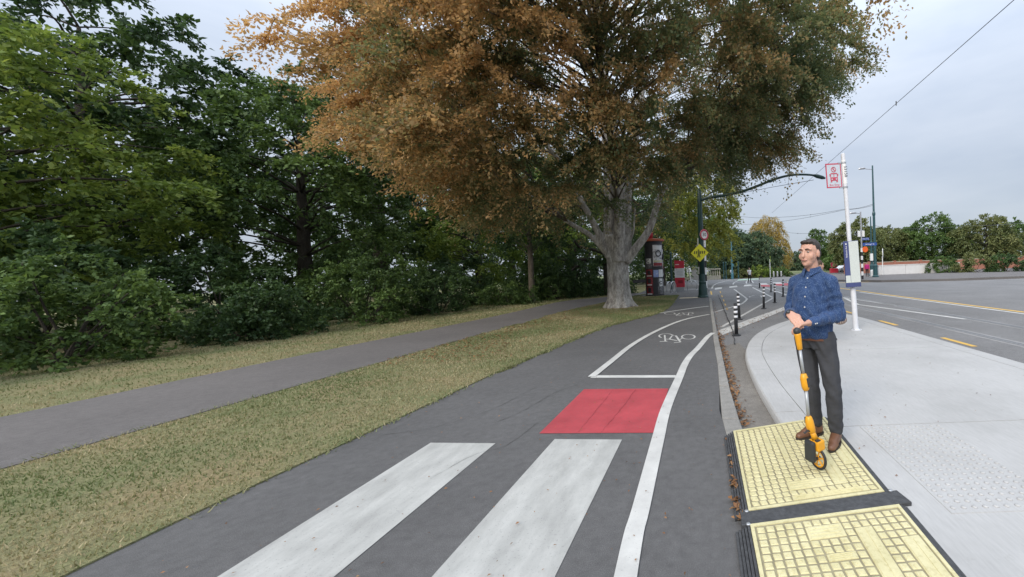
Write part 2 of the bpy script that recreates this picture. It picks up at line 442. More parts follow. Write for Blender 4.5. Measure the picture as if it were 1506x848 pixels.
# ---------------- painted markings (parts of the path and the road)
def line_px(name, px, width, mat, parent, z, zz=None, k=5):
    pl = smooth_line([P(*p, zz if zz is not None else z) for p in px], k)
    return MB().ribbon(pl, width, z).build(name, mat, parent)
def quad_px(name, px, mat, parent, z):
    return MB().poly([P(*p, z) for p in px], z).build(name, mat, parent)
edge_c = [(980, 600), (1000, 553), (1007, 536), (1015.5, 523), (1026, 512.5), (1039, 497), (1044, 492.5), (1049, 489.5)]
EL = [Vector((-0.37, 1.2, 0)), P(929, 801), P(943, 747), P(967.5, 647)]
MB().ribbon(smooth_line(EL+[P(*p) for p in edge_c], 5), 0.115, 0.008).build('painted_edge_line', M_['white_line'], cyc)
line_px('painted_lane_line', [(870, 553.5), (901, 529), (929, 507), (959, 489.4), (992, 474.5), (1017, 467), (1043, 462)], 0.115, M_['white_line'], cyc, 0.012)
quad_px('painted_give_way_line', [(872, 551.6), (994, 551.4), (993.2, 555), (868, 555.2)], M_['white_line'], cyc, 0.004)
line_px('painted_lane_line', [(969, 460.2), (1000, 455.6), (1025, 452), (1042, 450)], 0.14, M_['white_line'], cyc, 0.004)
redq = quad_px('painted_red_block', [(859, 572), (983, 571), (965, 636), (793, 637)], M_['red'], cyc, 0.004)
za, zb, zc = P(815.7, 646), P(914.8, 646.7), P(839.4, 801); zd = P(728, 744.6)
zd2 = za + (zd-za)*2.1; zc2 = zb + (zc-zb)*1.35
MB().poly([za, zb, zc2, zd2], 0.004).build('painted_zebra_bar', M_['zebra'], cyc)
offv = Vector((-1.15, 0.02, 0))
MB().poly([za+offv, zb+offv, zc2+offv, zd2+offv], 0.004).build('painted_zebra_bar', M_['zebra'], cyc)
quad_px('tactile_strip', [(1000, 437.4), (1030, 436.2), (1030, 437.6), (999, 438.9)], simple('tan_tactile', (0.5, 0.42, 0.3), 0.8), cyc, 0.004)
# bicycle symbols laid flat on the path
def bike(name, fx, z):
    mb = MB()
    def st(px, wd): mb.ribbon([P(*fx(*p), z) for p in px], wd, z)
    def ell(cx, cy, rx, ry, a0=0, a1=360, wd=.036):
        st([(cx+rx*math.cos(R(a0+(a1-a0)*i/28)), cy+ry*math.sin(R(a0+(a1-a0)*i/28))) for i in range(29)], wd)
    ell(725, 386, 62, 20, 130, 345); ell(923, 394, 58, 21)
    st([(712, 378), (718, 432)], .035); st([(668, 436), (737, 433)], .05); st([(716, 414), (756, 415), (825, 428)], .045)
    st([(756, 413), (786, 376)], .035); st([(776, 384), (812, 384), (838, 420), (852, 440)], .045); st([(795, 447), (855, 441)], .05); st([(846, 418), (880, 402)], .035)
    o = mb.build(name, M_['white_line'], cyc); return o
bike('painted_bicycle_symbol', lambda x, y: (860+.165*x, 430+.165*y), 0.004)
def far_bike(x, y):
    u = (x-665)/(983-665); v = (y-410)/38
    return 860+.165*(965-(u*255)), 430+.165*(192+v*14)
bike('painted_bicycle_symbol', far_bike, 0.004)

RZ = ROADZ+0.004
def rl(name, px, width, mat, dz=0.0, k=4): return line_px(name, px, width, M_[mat], road, RZ+dz, k=k)
quad_px('painted_separator', [(1054, 486.5), (1157, 449.5), (1159, 454), (1056, 495)], M_['old_line'], road, RZ+.004)
rl('painted_lane_line', [(1061, 480.5), (1089, 465), (1136, 438.5)], .10, 'old_line', k=1)
rl('painted_lane_line', [(1136.5, 437.2), (1121, 429.5), (1107, 422.5)], .12, 'old_line', k=1)
rl('painted_lane_line', [(1050, 459), (1075, 451.5), (1089, 447.3), (1095, 443.5), (1098, 440), (1096, 437), (1079.5, 425)], .10, 'old_line', k=2)
rl('painted_lane_line', [(1125, 423), (1142, 428), (1160, 434.8)], .14, 'old_line', k=1)
rl('painted_lane_line', [(1102, 436), (1110, 433.8), (1119, 434.2), (1120, 437), (1103, 437), (1102, 436)], .07, 'old_line', k=1)
for q in ([(1051.5, 423.2), (1062, 422), (1061.5, 424.3), (1051.2, 425.8)], [(1073, 420.8), (1084, 419.8), (1084.5, 421.8), (1072.6, 423)], [(1095, 418.5), (1104, 418), (1106.5, 420), (1093.5, 421)]):
    quad_px('painted_zebra_bar', q, M_['white_line'], road, RZ)
for q in ([(1118, 416.3), (1127, 416.3), (1131, 418.6), (1119, 418.4)], [(1137, 415), (1148, 415), (1151, 417), (1138, 417)], [(1157, 414.3), (1168, 414), (1172, 416), (1160, 416)]):
    quad_px('painted_zebra_bar', q, M_['white_line'], road, RZ+.004)
for q in ([(1119, 418), (1131, 418.4), (1133, 421.4), (1119, 421)], [(1139, 416.7), (1163, 416), (1166, 419.2), (1142, 420)], [(1222, 408), (1240, 407.6), (1243, 409.5), (1224, 410)]):
    quad_px('painted_red_block', q, M_['red'], road, RZ)
rl('painted_lane_line', [(1047, 424), (1050, 419), (1058, 415.5), (1076, 411.5), (1100, 409.7)], .16, 'old_line')
rl('painted_lane_line', [(1078, 418), (1080, 415), (1086, 412.5)], .14, 'old_line')
rl('painted_lane_line', [(1098, 416.5), (1098, 413.5), (1102, 411.5), (1106, 413), (1108, 416)], .14, 'old_line')
quad_px('painted_green_lane', [(1086, 410.7), (1115, 409.3), (1116, 410.4), (1084, 412.3)], M_['green_lane'], road, RZ)
for i in range(5):
    x, y = 1059+2.4*i, 428+6.1*i
    line_px('painted_yellow_dash', [(x, y), (x+1.0, y+2.6)], .06, M_['yellow_line'], road, RZ, k=1)
rl('painted_yellow_dash', [(1045.5, 428), (1046.5, 433)], .09, 'yellow_line', k=1)
# right-hand road: centre lines, bus box dashes, tram rails
MB().ribbon([P(1240.8, 435.5), P(1262, 445.5), P(1318, 452.5), P(1420, 466)], .14, RZ).build('painted_lane_line', M_['white_line'], road)
MB().ribbon([P(1242, 436), P(1318, 447)], .10, RZ+.004).build('painted_lane_line', M_['white_line'], road)
MB().ribbon([Vector((9.5, 6, 0)), Vector((9.5, 19, 0)), Vector((9.9, 32, 0)), Vector((10.5, 46, 0))], .16, RZ).build('painted_centre_line', M_['yellow_line'], road)
MB().ribbon([Vector((9.2, 9, 0)), Vector((9.2, 22.5, 0))], .14, RZ).build('painted_lane_line', M_['white_line'], road)
for y in (1.2, 4.2, 7.2, 10.0, 12.7): MB().ribbon([Vector((5.0, y, 0)), Vector((5.0, y+0.95, 0))], .11, RZ).build('painted_yellow_dash', M_['yellow_line'], road)
MB().ribbon([Vector((11.8, 36, 0)), Vector((18, 33.5, 0)), Vector((26, 33, 0))], .3, RZ).build('painted_yellow_line', M_['yellow_line'], road)
railm = simple('tram_rail_steel', (0.33, 0.33, 0.34), 0.35, 0.15, 12, metal=0.7, world=True)
pavem = asphalt('tram_bed_concrete', (0.26, 0.255, 0.25), 0.2)
for x in (5.85, 7.30):
    bed = MB().ribbon([Vector((x, -4, 0)), Vector((x, 24, 0)), Vector((x-.6, 40, 0)), Vector((x-2, 60, 0))], .34, RZ-.002).build('tram_rail_bed', pavem, road)
    for dx in (-.03, .06):
        MB().ribbon([Vector((x+dx, -4, 0)), Vector((x+dx, 24, 0)), Vector((x+dx-.6, 40, 0)), Vector((x+dx-2, 60, 0))], .045 if dx < 0 else .03, RZ+.004).build('tram_rail', railm, road)
# long crack in the road beside the kerb
seamm = simple('asphalt_seam', (0.07, 0.066, 0.062), 0.95, 0.3, 20, world=True)
redseam = simple('red_seam', (0.30, 0.045, 0.055), 0.95, 0.3, 20, world=True)
crackm = simple('tar_crack', (0.03, 0.03, 0.032), 0.9, 0.2, 20)
cp = smooth_line([P(1056, 432), P(1060, 441), P(1066, 455), P(1069.5, 465), P(1076, 480), P(1081, 503)], 6)
MB().ribbon([p+Vector((random.uniform(-.015, .015), 0, 0)) for p in cp], .03, RZ+.012, widths=[random.uniform(.012, .045) for _ in cp]).build('tar_crack', crackm, road)
for px_, wd_, mm_ in (([(728, 622), (770, 604), (815, 578), (850, 566)], .007, seamm), ([(640, 700), (700, 668), (745, 655), (790, 622)], .006, seamm), ([(560, 640), (640, 628), (728, 600), (790, 568)], .006, seamm),
                 ([(884, 636.5), (915, 600), (935, 573)], .008, redseam), ([(850, 636.5), (880, 600), (902, 573)], .006, redseam)):
    cl = smooth_line([P(*p) for p in px_], 9); MB().ribbon([p+Vector((random.uniform(-.006, .006), random.uniform(-.006, .006), 0)) for p in cl], wd_, .0080 if mm_ is redseam else .0040, widths=[wd_*random.uniform(.25, 1.1) for _ in cl]).build('hairline_crack', mm_, cyc)
# far pavement at the right with a low kerb
fpav = MB().prism([(12.5, 41), (15.5, 33.5), (20, 31.5), (60, 30.5), (60, 75), (18, 80), (14.5, 60)], -0.2, 0.12).build('far_pavement', M_['footpath'])
tag(fpav, 'raised grey pavement across the road at right', kind='structure')
fl = MB().prism([(-20, 62), (12, 70), (30, 95), (140, 95), (140, 300), (-140, 300), (-140, 62)], -0.2, 0.06).build('far_lawn', simple('far_grass', (0.12, 0.14, 0.05), 0.95, 0.3, 0.4, world=True))
tag(fl, 'grass bank beyond the intersection', kind='structure')

# ---------------- grass blades, fallen leaves (uncountable)
def in_poly(x, y, poly):
    x = np.asarray(x, dtype=float); y = np.asarray(y, dtype=float); c = np.zeros(x.shape, dtype=bool); j = len(poly)-1
    for i in range(len(poly)):
        xi, yi, xj, yj = poly[i].x, poly[i].y, poly[j].x, poly[j].y
        if yi != yj: c ^= ((yi > y) != (yj > y)) & (x < (xj-xi)*(y-yi)/(yj-yi)+xi)
        j = i
    return c
def tri_cloud(name, V, tint, mat, quads=False):
    n = len(V); k = 4 if quads else 3
    me = bpy.data.meshes.new(name); me.vertices.add(n*k); me.loops.add(n*k); me.polygons.add(n)
    me.vertices.foreach_set('co', np.asarray(V, dtype=np.float32).ravel())
    me.loops.foreach_set('vertex_index', np.arange(n*k, dtype=np.int32))
    me.polygons.foreach_set('loop_start', np.arange(0, n*k, k, dtype=np.int32))
    me.polygons.foreach_set('loop_total', np.full(n, k, dtype=np.int32))
    me.update(calc_edges=True)
    a = me.attributes.new('tint', 'FLOAT', 'FACE'); a.data.foreach_set('value', np.asarray(tint, dtype=np.float32))
    me.materials.append(mat); return me
verge_poly = EDGE + [P(953, 436), P(928, 436)] + FPN
FP_poly = FPN+list(reversed(FPF))
def grass(name, label, boxr, n, poly_test, h):
    xs = rng.uniform(boxr[0], boxr[1], n*3); ys = boxr[2]+(boxr[3]-boxr[2])*rng.uniform(0, 1, n*3)**1.6
    keep = np.nonzero(poly_test(xs, ys))[0][:n]
    x = xs[keep]; y = ys[keep]; m = len(keep)
    hh = h*rng.uniform(.5, 1.3, m)*(1+y/30); a = rng.uniform(0, 2*np.pi, m); wd = (.0035+0.0007*y)*rng.uniform(.7, 1.3, m)
    V = np.zeros((m, 3, 3)); dx, dy = np.cos(a)*wd, np.sin(a)*wd
    V[:, 0] = np.stack([x-dx, y-dy, np.full(m, .010)], 1); V[:, 1] = np.stack([x+dx, y+dy, np.full(m, .010)], 1)
    b = rng.uniform(0, 2*np.pi, m); ln = hh*rng.uniform(.2, .9, m)
    V[:, 2] = np.stack([x+np.cos(b)*ln, y+np.sin(b)*ln, .012+hh], 1)
    tint = np.clip(.5+.35*np.sin(x*1.7+np.sin(y*.9)*2)*np.cos(y*.8+x*.4)+rng.normal(0, .22, m), 0, 1)
    me = tri_cloud(name, V, tint, M_['grass']); o = link(name, me); tag(o, label, 'grass', kind='stuff'); return o
M_['grass'] = leafmat('grass_blades', [(0.0, (0.13, 0.18, 0.065)), (0.45, (0.21, 0.23, 0.105)), (0.75, (0.33, 0.30, 0.165)), (1.0, (0.43, 0.36, 0.22))], 0.25)
grass('grass', 'short dry grass of the verge around the large tree', (-7, -1, 0.5, 30), 90000, lambda x, y: in_poly(x, y, verge_poly), .022)
grass('grass', 'grass strip between park footpath and shrubs', (-14, -5, 2, 32), 40000, lambda x, y: ~in_poly(x, y, FP_poly) & ~in_poly(x, y, verge_poly) & in_poly(x, y, lawn_pts), .03)
def tufts(label, line, n, side):
    seg = [(line[i], line[i+1]) for i in range(len(line)-1) if -1 < line[i].y < 30]
    V = np.zeros((n, 3, 3)); tint = rng.uniform(0, .8, n)
    for k in range(n):
        a, b = seg[rng.integers(len(seg))]; p = a.lerp(b, float(rng.uniform())); cl = .5+.5*math.sin(p.y*3.1)*math.sin(p.y*7.7+1)
        x, y = p.x+side*abs(float(rng.normal(0, .02+.03*cl))), p.y; h = (.02+.04*cl)*float(rng.uniform(.5, 1.2)); a_ = float(rng.uniform(0, 6.28)); wd = .004+.0006*y; b_ = float(rng.uniform(0, 6.28))
        V[k] = [(x-math.cos(a_)*wd, y-math.sin(a_)*wd, .002), (x+math.cos(a_)*wd, y+math.sin(a_)*wd, .002), (x+math.cos(b_)*h*.9, y+math.sin(b_)*h*.9, h)]
    o = link('grass', tri_cloud('grass', V, tint, M_['grass'])); tag(o, label, 'grass', kind='stuff')
tufts('ragged grass tufts along the edge of the cycle path', EDGE, 7000, 1)
tufts('ragged grass tufts along the near edge of the park footpath', FPN, 5000, -1)
M_['litter'] = leafmat('dead_leaves', [(0.0, (0.11, 0.06, 0.03)), (0.5, (0.24, 0.115, 0.05)), (1.0, (0.36, 0.20, 0.09))], 0.15)
def litter(name, label, X, Y, Z, size):
    m = len(X); V = np.zeros((m, 4, 3)); a = rng.uniform(0, 2*np.pi, m); l = size*rng.uniform(.55, 1.3, m); wv = l*rng.uniform(.4, .62, m)
    d = np.stack([np.cos(a), np.sin(a), rng.uniform(-.35, .35, m)], 1); s_ = np.stack([-np.sin(a), np.cos(a), rng.uniform(-.45, .45, m)], 1)
    c = np.stack([X, Y, Z+.3*l], 1)
    V[:, 0] = c-d*l[:, None]*.5; V[:, 1] = c+s_*wv[:, None]*.5; V[:, 2] = c+d*l[:, None]*.5; V[:, 3] = c-s_*wv[:, None]*.5
    V[:, 1, 2] += .15*l; V[:, 3, 2] += .15*l
    V[:, :, 2] = np.maximum(V[:, :, 2], Z[:, None]+.002)
    o = link(name, tri_cloud(name, V, rng.uniform(0, 1, m), M_['litter'], True)); tag(o, label, 'leaves', kind='stuff'); return o
# along the gutter
gx, gy = [], []
for i in range(750):
    y = random.uniform(3.9, 9.8) if random.random() < .8 else random.uniform(9.8, 20)
    k = min(range(len(KR)-1), key=lambda j: abs((KR[j].y+KR[j+1].y)/2-y)); t = (y-KR[k].y)/(KR[k+1].y-KR[k].y+1e-9)
    x = KR[k].lerp(KR[k+1], min(1, max(0, t))).x
    gx.append(x+.015+abs(random.gauss(0, .055 if y < 9.8 else .09))); gy.append(y)
litter('fallen_leaves', 'brown fallen leaves gathered along the gutter', np.array(gx), np.array(gy), np.full(len(gx), ROADZ+.006), .045)
# tucked against the rubber edging
n = 46; yy = np.concatenate([rng.normal(2.72, .05, 12), rng.normal(2.46, .06, 22), rng.uniform(2.3, 3.6, 12)])
litter('fallen_leaves', 'dead leaves caught against the black rubber edging', .228-np.abs(rng.normal(0, .022, n)), yy, np.full(n, .012), .05)
n = 3000; xs = rng.uniform(-7, -2, n*3); ys = rng.uniform(7, 27, n*3)
kk = np.nonzero(in_poly(xs, ys, verge_poly) & ((rng.uniform(0, 1, n*3) < .16) | (xs < -4.4+.5*np.sin(ys)) | ((abs(ys-18.4) < 4) & (rng.uniform(0, 1, n*3) < .5))))[0][:n]
litter('fallen_leaves', 'brown fallen leaves scattered over the verge under the large tree', xs[kk], ys[kk], np.full(len(kk), .02), .055)
n = 520; xs = rng.uniform(-3.3, .2, n); ys = 1.5+15.5*rng.uniform(0, 1, n)**1.4; sz = .03
kk = np.nonzero(~in_poly(xs, ys, lawn_pts))[0]
litter('fallen_leaves', 'tiny scattered leaf bits on the cycle path', xs[kk], ys[kk], np.full(len(kk), .009), .02)
n = 90; xs = rng.uniform(1.2, 4.2, n); ys = rng.uniform(2.5, 10, n)
litter('fallen_leaves', 'tiny dark leaf bits on the concrete island', xs, ys, np.full(n, ISZ), .022)
n = 160; xs = rng.uniform(0, 1, n); A, B = P(1060, 490), P(1156, 452)
litter('fallen_leaves', 'dark leaf bits on the worn white separator', A.x+(B.x-A.x)*xs, A.y+(B.y-A.y)*xs+rng.normal(0, .3, n), np.full(n, ROADZ+.009), .05)
# ================================================================== TREES
def leaves(name, pos, dirv, nrm, ln, wd, tint, mat, parent):
    n = len(pos)
    d = dirv/np.linalg.norm(dirv, axis=1)[:, None]
    s_ = np.cross(nrm, d); s_ /= np.maximum(1e-6, np.linalg.norm(s_, axis=1))[:, None]
    up = np.cross(d, s_)
    V = np.zeros((n, 4, 3))
    V[:, 0] = pos; V[:, 2] = pos+d*ln[:, None]
    mid = pos+d*(ln*.5)[:, None]+up*(ln*.10)[:, None]
    V[:, 1] = mid+s_*(wd*.5)[:, None]; V[:, 3] = mid-s_*(wd*.5)[:, None]
    me = tri_cloud(name, V, np.clip(tint, 0, 1), mat, True)
    return link(name, me, parent)
def env_r(env, z): return np.interp(z, [e[0] for e in env], [e[1] for e in env])
def norm(v): return v/np.maximum(1e-9, np.linalg.norm(v, axis=-1, keepdims=True))

def crown(env, n_cl, per, lsize, seed, spray=1.15, droop=0.5, rmin=.45, zspan=None, flat=.55, tint_fn=None, lift=None, front=0, mdk=.85, asp=.58, twigs=8, squash=(1, 1), lat=.16):
    """returns clump bases + leaf arrays in the tree's own space"""
    g = np.random.default_rng(seed)
    z0, z1 = env[0][0], env[-1][0]; C = []; tries = 0; md = spray*mdk
    while len(C) < n_cl and tries < 40000:
        tries += 1
        z = g.uniform(z0, z1); rr = env_r(env, z)
        if g.uniform() > (rr+.3)/max(e[1] for e in env): continue
        a = g.uniform(0, 2*np.pi)
        if front and math.sin(a) > .1 and g.uniform() < front: continue
        f = math.sqrt(g.uniform(rmin**2, 1))
        lump = 1+.10*math.sin(3*a+z*.7+seed)+.07*math.sin(5*a-z*1.1)
        p = np.array([math.cos(a)*rr*f*lump*squash[0], math.sin(a)*rr*f*lump*squash[1], z+(lift(a)*(1-(z-z0)/(z1-z0)) if lift else 0)])
        if C and min(np.sum((np.array(C[-160:])-p)**2, axis=1)) < md*md*(0.9 if len(C) < n_cl*.7 else .4): continue
        C.append(p)
    C = np.array(C); n_cl = len(C)
    # twigs radiating from each clump, leaning outward and drooping
    K = n_cl*twigs
    cen = np.repeat(C, twigs, axis=0)
    outd = norm(cen*np.array([1, 1, 0.0])+1e-6)
    rd = g.normal(0, 1, (K, 3)); rd[:, 2] *= flat
    td = norm(outd*.75+rd*.9); tl = spray*g.uniform(.6, 1.25, K)
    per_t = max(1, per//twigs); n = K*per_t
    T = np.repeat(td, per_t, axis=0); tlen = np.repeat(tl, per_t); B = np.repeat(cen, per_t, axis=0)
    u = g.uniform(.05, 1, n)**.8
    pos = B+T*(u*tlen)[:, None]; pos[:, 2] -= droop*(u**2)*tlen
    pos += norm(g.normal(0, 1, (n, 3)))*(lat*spray*g.uniform(0, 1, n)**.6*(.5+.9*u))[:, None]*np.array([1, 1, .55])
    dv = T*.7+g.normal(0, .75, (n, 3)); dv[:, 2] -= .35
    nv = g.normal(0, .65, (n, 3)); nv[:, 2] += .8
    ls = lsize*g.uniform(.65, 1.3, n)
    cid = np.repeat(np.arange(K)//twigs, per_t)
    tint = tint_fn(pos, cid, g, n_cl) if tint_fn else np.clip(.5+g.normal(0, .12, n_cl)[cid]+g.normal(0, .16, n), 0, 1)
    return C, (pos, dv, nv, ls, ls*asp, tint), (cen, td, tl)

def limb(mb, a, b, r0, r1, sag=0.12, n=7, wob=.05, sides=7, g=random):
    a, b = Vector(a), Vector(b); L = (b-a).length; pts = []; rs = []
    for i in range(n+1):
        t = i/n; p = a.lerp(b, t); p.z += sag*L*math.sin(math.pi*t)
        if 0 < i < n: p += Vector((g.uniform(-1, 1), g.uniform(-1, 1), g.uniform(-1, 1)))*wob*L*.35
        pts.append(p); rs.append(r0+(r1-r0)*t)
    mb.tube(smooth_line(pts, 2), [r0+(r1-r0)*i/(2*n) for i in range(2*n+1)], sides); return pts

bark_l = None
def barkmat(name, lo, hi, scale=3.0):
    m, t, b = newmat(name)
    f = noise(t, scale, 7, 0.7, stretch=(2.2, 2.2, .8)); f2 = noise(t, 22, 5, 0.7, stretch=(2.0, 2.0, .5))
    c = mixc(t, 1.0, ramp(t, f, [(0.32, lo), (0.5, tuple((a+c_)/2 for a, c_ in zip(lo, hi))), (0.66, hi)]), ramp(t, f2, [(0.3, (0.6,)*3), (0.7, (1.25,)*3)]), 'MULTIPLY')
    t.links.new(c, b.inputs['Base Color']); b.inputs['Roughness'].default_value = .9; b.inputs['Specular IOR Level'].default_value = .2
    bump(t, b, f2, .8, .03); return m
M_['beech_bark'] = barkmat('pale_beech_bark', (0.15, 0.135, 0.12), (0.62, 0.59, 0.54))
M_['limb_bark'] = barkmat('brown_limb_bark', (0.07, 0.058, 0.045), (0.17, 0.145, 0.115))
M_['dark_bark'] = barkmat('dark_bark', (0.035, 0.03, 0.025), (0.09, 0.08, 0.065))
M_['grey_bark'] = barkmat('grey_bark', (0.10, 0.085, 0.065), (0.24, 0.20, 0.16))

# ---------------- the great copper beech
BY = 18.4; bb = P(911, 452); bb = Vector((bb.x, bb.y, 0.0))
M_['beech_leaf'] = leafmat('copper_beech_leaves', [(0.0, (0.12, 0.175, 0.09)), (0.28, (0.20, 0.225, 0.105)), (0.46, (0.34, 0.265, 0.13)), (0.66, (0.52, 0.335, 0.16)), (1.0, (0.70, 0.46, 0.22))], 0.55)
beech = thing('beech_tree', 'huge copper beech with pale trunk and rusty orange leaves on the verge', 'tree', bb)
tm = MB()
def brk(pts, rs, sides=16): tm.tube(smooth_line([Vector(p) for p in pts], 4), np.interp(np.linspace(0, len(pts)-1, 4*(len(pts)-1)+1), range(len(pts)), rs), sides)
# fluted trunk with flaring roots
nz_, na = 26, 48; vs = []; fs = []
for i in range(nz_):
    z = -0.15+3.3*i/(nz_-1)
    r = .435+.25*math.exp(-max(z, 0)/.32)+.05*max(0, (z-1.6))/1.4
    for k in range(na):
        a = 2*math.pi*k/na
        fl = 1+.05*math.sin(4*a+.6)+.035*math.sin(7*a+z*.5)+.16*math.exp(-max(z, 0)/.28)*math.sin(6*a+1.2)+.07*math.exp(-max(z, 0)/.5)*math.sin(11*a)
        vs.append((math.cos(a)*r*fl, math.sin(a)*r*fl*.95, z))
for i in range(nz_-1):
    for k in range(na): fs.append((i*na+k, i*na+(k+1) % na, (i+1)*na+(k+1) % na, (i+1)*na+k))
fs.append(tuple(reversed(range(na)))); fs.append(tuple(range((nz_-1)*na, nz_*na))); tm.add(vs, fs)
STEMS = [
 ([(.12, -.30, 2.0), (.18, -.34, 3.2), (.30, -.36, 5.0), (.10, -.6, 8), (-.2, -1.4, 12), (-.3, -2, 16)], [.34, .30, .26, .22, .15, .07]),
 ([(-.25, -.05, 2.2), (-.30, 0, 3.6), (-.28, .1, 6), (-.5, .6, 10), (-.9, 1.0, 15), (-1, 1.4, 19)], [.36, .30, .25, .2, .12, .05]),
 ([(.35, .1, 2.2), (.42, .2, 3.6), (.62, .3, 6), (1.3, .8, 10), (1.8, 1.2, 15)], [.32, .26, .22, .17, .06]),
 ([(.40, -.12, 2.0), (.85, -.2, 2.55), (1.45, -.3, 3.3), (1.80, -.35, 4.2), (2.15, -.4, 4.95), (3.4, -.6, 6.6), (5.6, -1.2, 8.6), (8.6, -2.2, 10.4)], [.26, .22, .19, .17, .13, .12, .08, .03]),
 ([(-.42, -.1, 2.4), (-.75, -.2, 3.3), (-1.25, -.35, 4.4), (-2.2, -.7, 6.4), (-4.4, -1.4, 9), (-7.5, -2.4, 11)], [.22, .18, .15, .12, .08, .03]),
 ([(-.55, -.05, 2.5), (-1.1, -.3, 3.2), (-1.9, -.7, 3.75), (-3.2, -1.6, 4.8), (-5.2, -2.8, 6.2)], [.16, .13, .10, .08, .03]),
 ([(0, .35, 2.2), (.1, 1.0, 3.6), (.2, 2.4, 6), (.5, 4.6, 9), (.6, 7, 11)], [.3, .24, .18, .12, .04]),
 ([(.1, -.4, 2.6), (.3, -1.2, 4.4), (.4, -2.8, 7), (.5, -5.0, 9), (.5, -7.6, 10.4)], [.2, .17, .13, .09, .03]),
 ([(.46, .05, 2.7), (.72, .0, 3.25), (.80, .05, 3.9), (.86, .1, 4.4)], [.08, .07, .06, .05]),
]
STEMS = [(p_, [x*.84 for x in r_]) for p_, r_ in STEMS]
for p_, r_ in STEMS: brk(p_, r_)
def rough(me):
    n = len(me.vertices); co = np.zeros(n*3, dtype=np.float32); me.vertices.foreach_get('co', co); co = co.reshape(-1, 3)
    a = np.arctan2(co[:, 1], co[:, 0]); near = np.clip(1.2-np.hypot(co[:, 0], co[:, 1]), 0, 1)*np.clip(3.5-co[:, 2], 0, 1)
    k = (.012*np.sin(co[:, 2]*9+np.sin(a*13)*2)+.014*np.sin(a*19+np.sin(co[:, 2]*4)*1.5)+.02*np.sin(a*7+co[:, 2]*2.3))*near
    co[:, 0] *= 1+k; co[:, 1] *= 1+k; me.vertices.foreach_set('co', co.ravel()); me.update()
trunk = tm.remesh('trunk', M_['beech_bark'], .035, beech, 4, rough)
env_b = [(3.45, 4.4), (4.2, 6.6), (5.3, 8.0), (6.6, 8.9), (9, 10.4), (11.5, 11.7), (14, 11.2), (17, 9.4), (20, 6), (22, 1.5)]
ox, oy = bb.x, bb.y
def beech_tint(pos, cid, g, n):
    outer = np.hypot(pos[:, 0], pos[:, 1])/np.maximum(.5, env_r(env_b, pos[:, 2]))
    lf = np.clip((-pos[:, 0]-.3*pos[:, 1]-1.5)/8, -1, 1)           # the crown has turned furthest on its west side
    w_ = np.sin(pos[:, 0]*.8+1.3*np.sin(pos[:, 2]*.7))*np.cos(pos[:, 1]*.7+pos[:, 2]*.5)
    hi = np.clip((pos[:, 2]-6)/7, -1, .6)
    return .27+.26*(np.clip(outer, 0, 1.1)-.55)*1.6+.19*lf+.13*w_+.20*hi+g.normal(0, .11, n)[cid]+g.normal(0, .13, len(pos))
LIFT = lambda a: 2.4*max(0, math.cos(a+.2))+.5*max(0, -math.cos(a))
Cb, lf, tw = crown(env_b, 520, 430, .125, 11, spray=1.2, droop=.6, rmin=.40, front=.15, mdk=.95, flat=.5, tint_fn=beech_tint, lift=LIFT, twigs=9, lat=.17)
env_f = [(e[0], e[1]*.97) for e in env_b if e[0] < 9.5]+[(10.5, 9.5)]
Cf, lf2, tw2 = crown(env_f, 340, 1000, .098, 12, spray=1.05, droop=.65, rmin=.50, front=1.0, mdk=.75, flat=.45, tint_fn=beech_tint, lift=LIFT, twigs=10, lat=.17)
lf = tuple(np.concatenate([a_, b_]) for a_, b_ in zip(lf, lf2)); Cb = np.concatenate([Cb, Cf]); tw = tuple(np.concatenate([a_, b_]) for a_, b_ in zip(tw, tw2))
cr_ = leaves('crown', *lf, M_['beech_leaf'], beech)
# branches from the stems to every clump, and fine twigs
g2 = random.Random(3); bm_ = MB(); tip = MB()
stem_pts = [(Vector(p), r_[min(i, len(r_)-1)]) for p_, r_ in STEMS for i, p in enumerate(p_) if p[2] > 3.4]
dense = []
for p_, r_ in STEMS:
    q = smooth_line([Vector(p) for p in p_], 5); rr = np.interp(np.linspace(0, len(r_)-1, len(q)), range(len(r_)), r_)
    dense += [(a, b) for a, b in zip(q, rr) if a.z > 3.3]
for c in Cb:
    c = Vector(c); best = min(dense, key=lambda s: (s[0]-c).length+max(0, s[0].z-c.z+.5)*1.5)
    L0 = (c-best[0]).length; limb(bm_, best[0], c, min(best[1]*.5, .015+.009*L0), .012, sag=.10, n=5, wob=.05, sides=6, g=g2)
bm_.build('branch', M_['limb_bark'], beech, smooth=True)
for i in range(0, len(tw[0]), 5):
    b0 = Vector(tw[0][i]); d_ = Vector(tw[1][i]); l_ = float(tw[2][i])
    pts_ = [b0+d_*(l_*u)+Vector((0, 0, -.55*u*u*l_)) for u in (0, .5, 1)]
    tip.tube(pts_, [.010, .007, .003], 4, cap=False)
tip.build('twigs', M_['grey_bark'], beech)

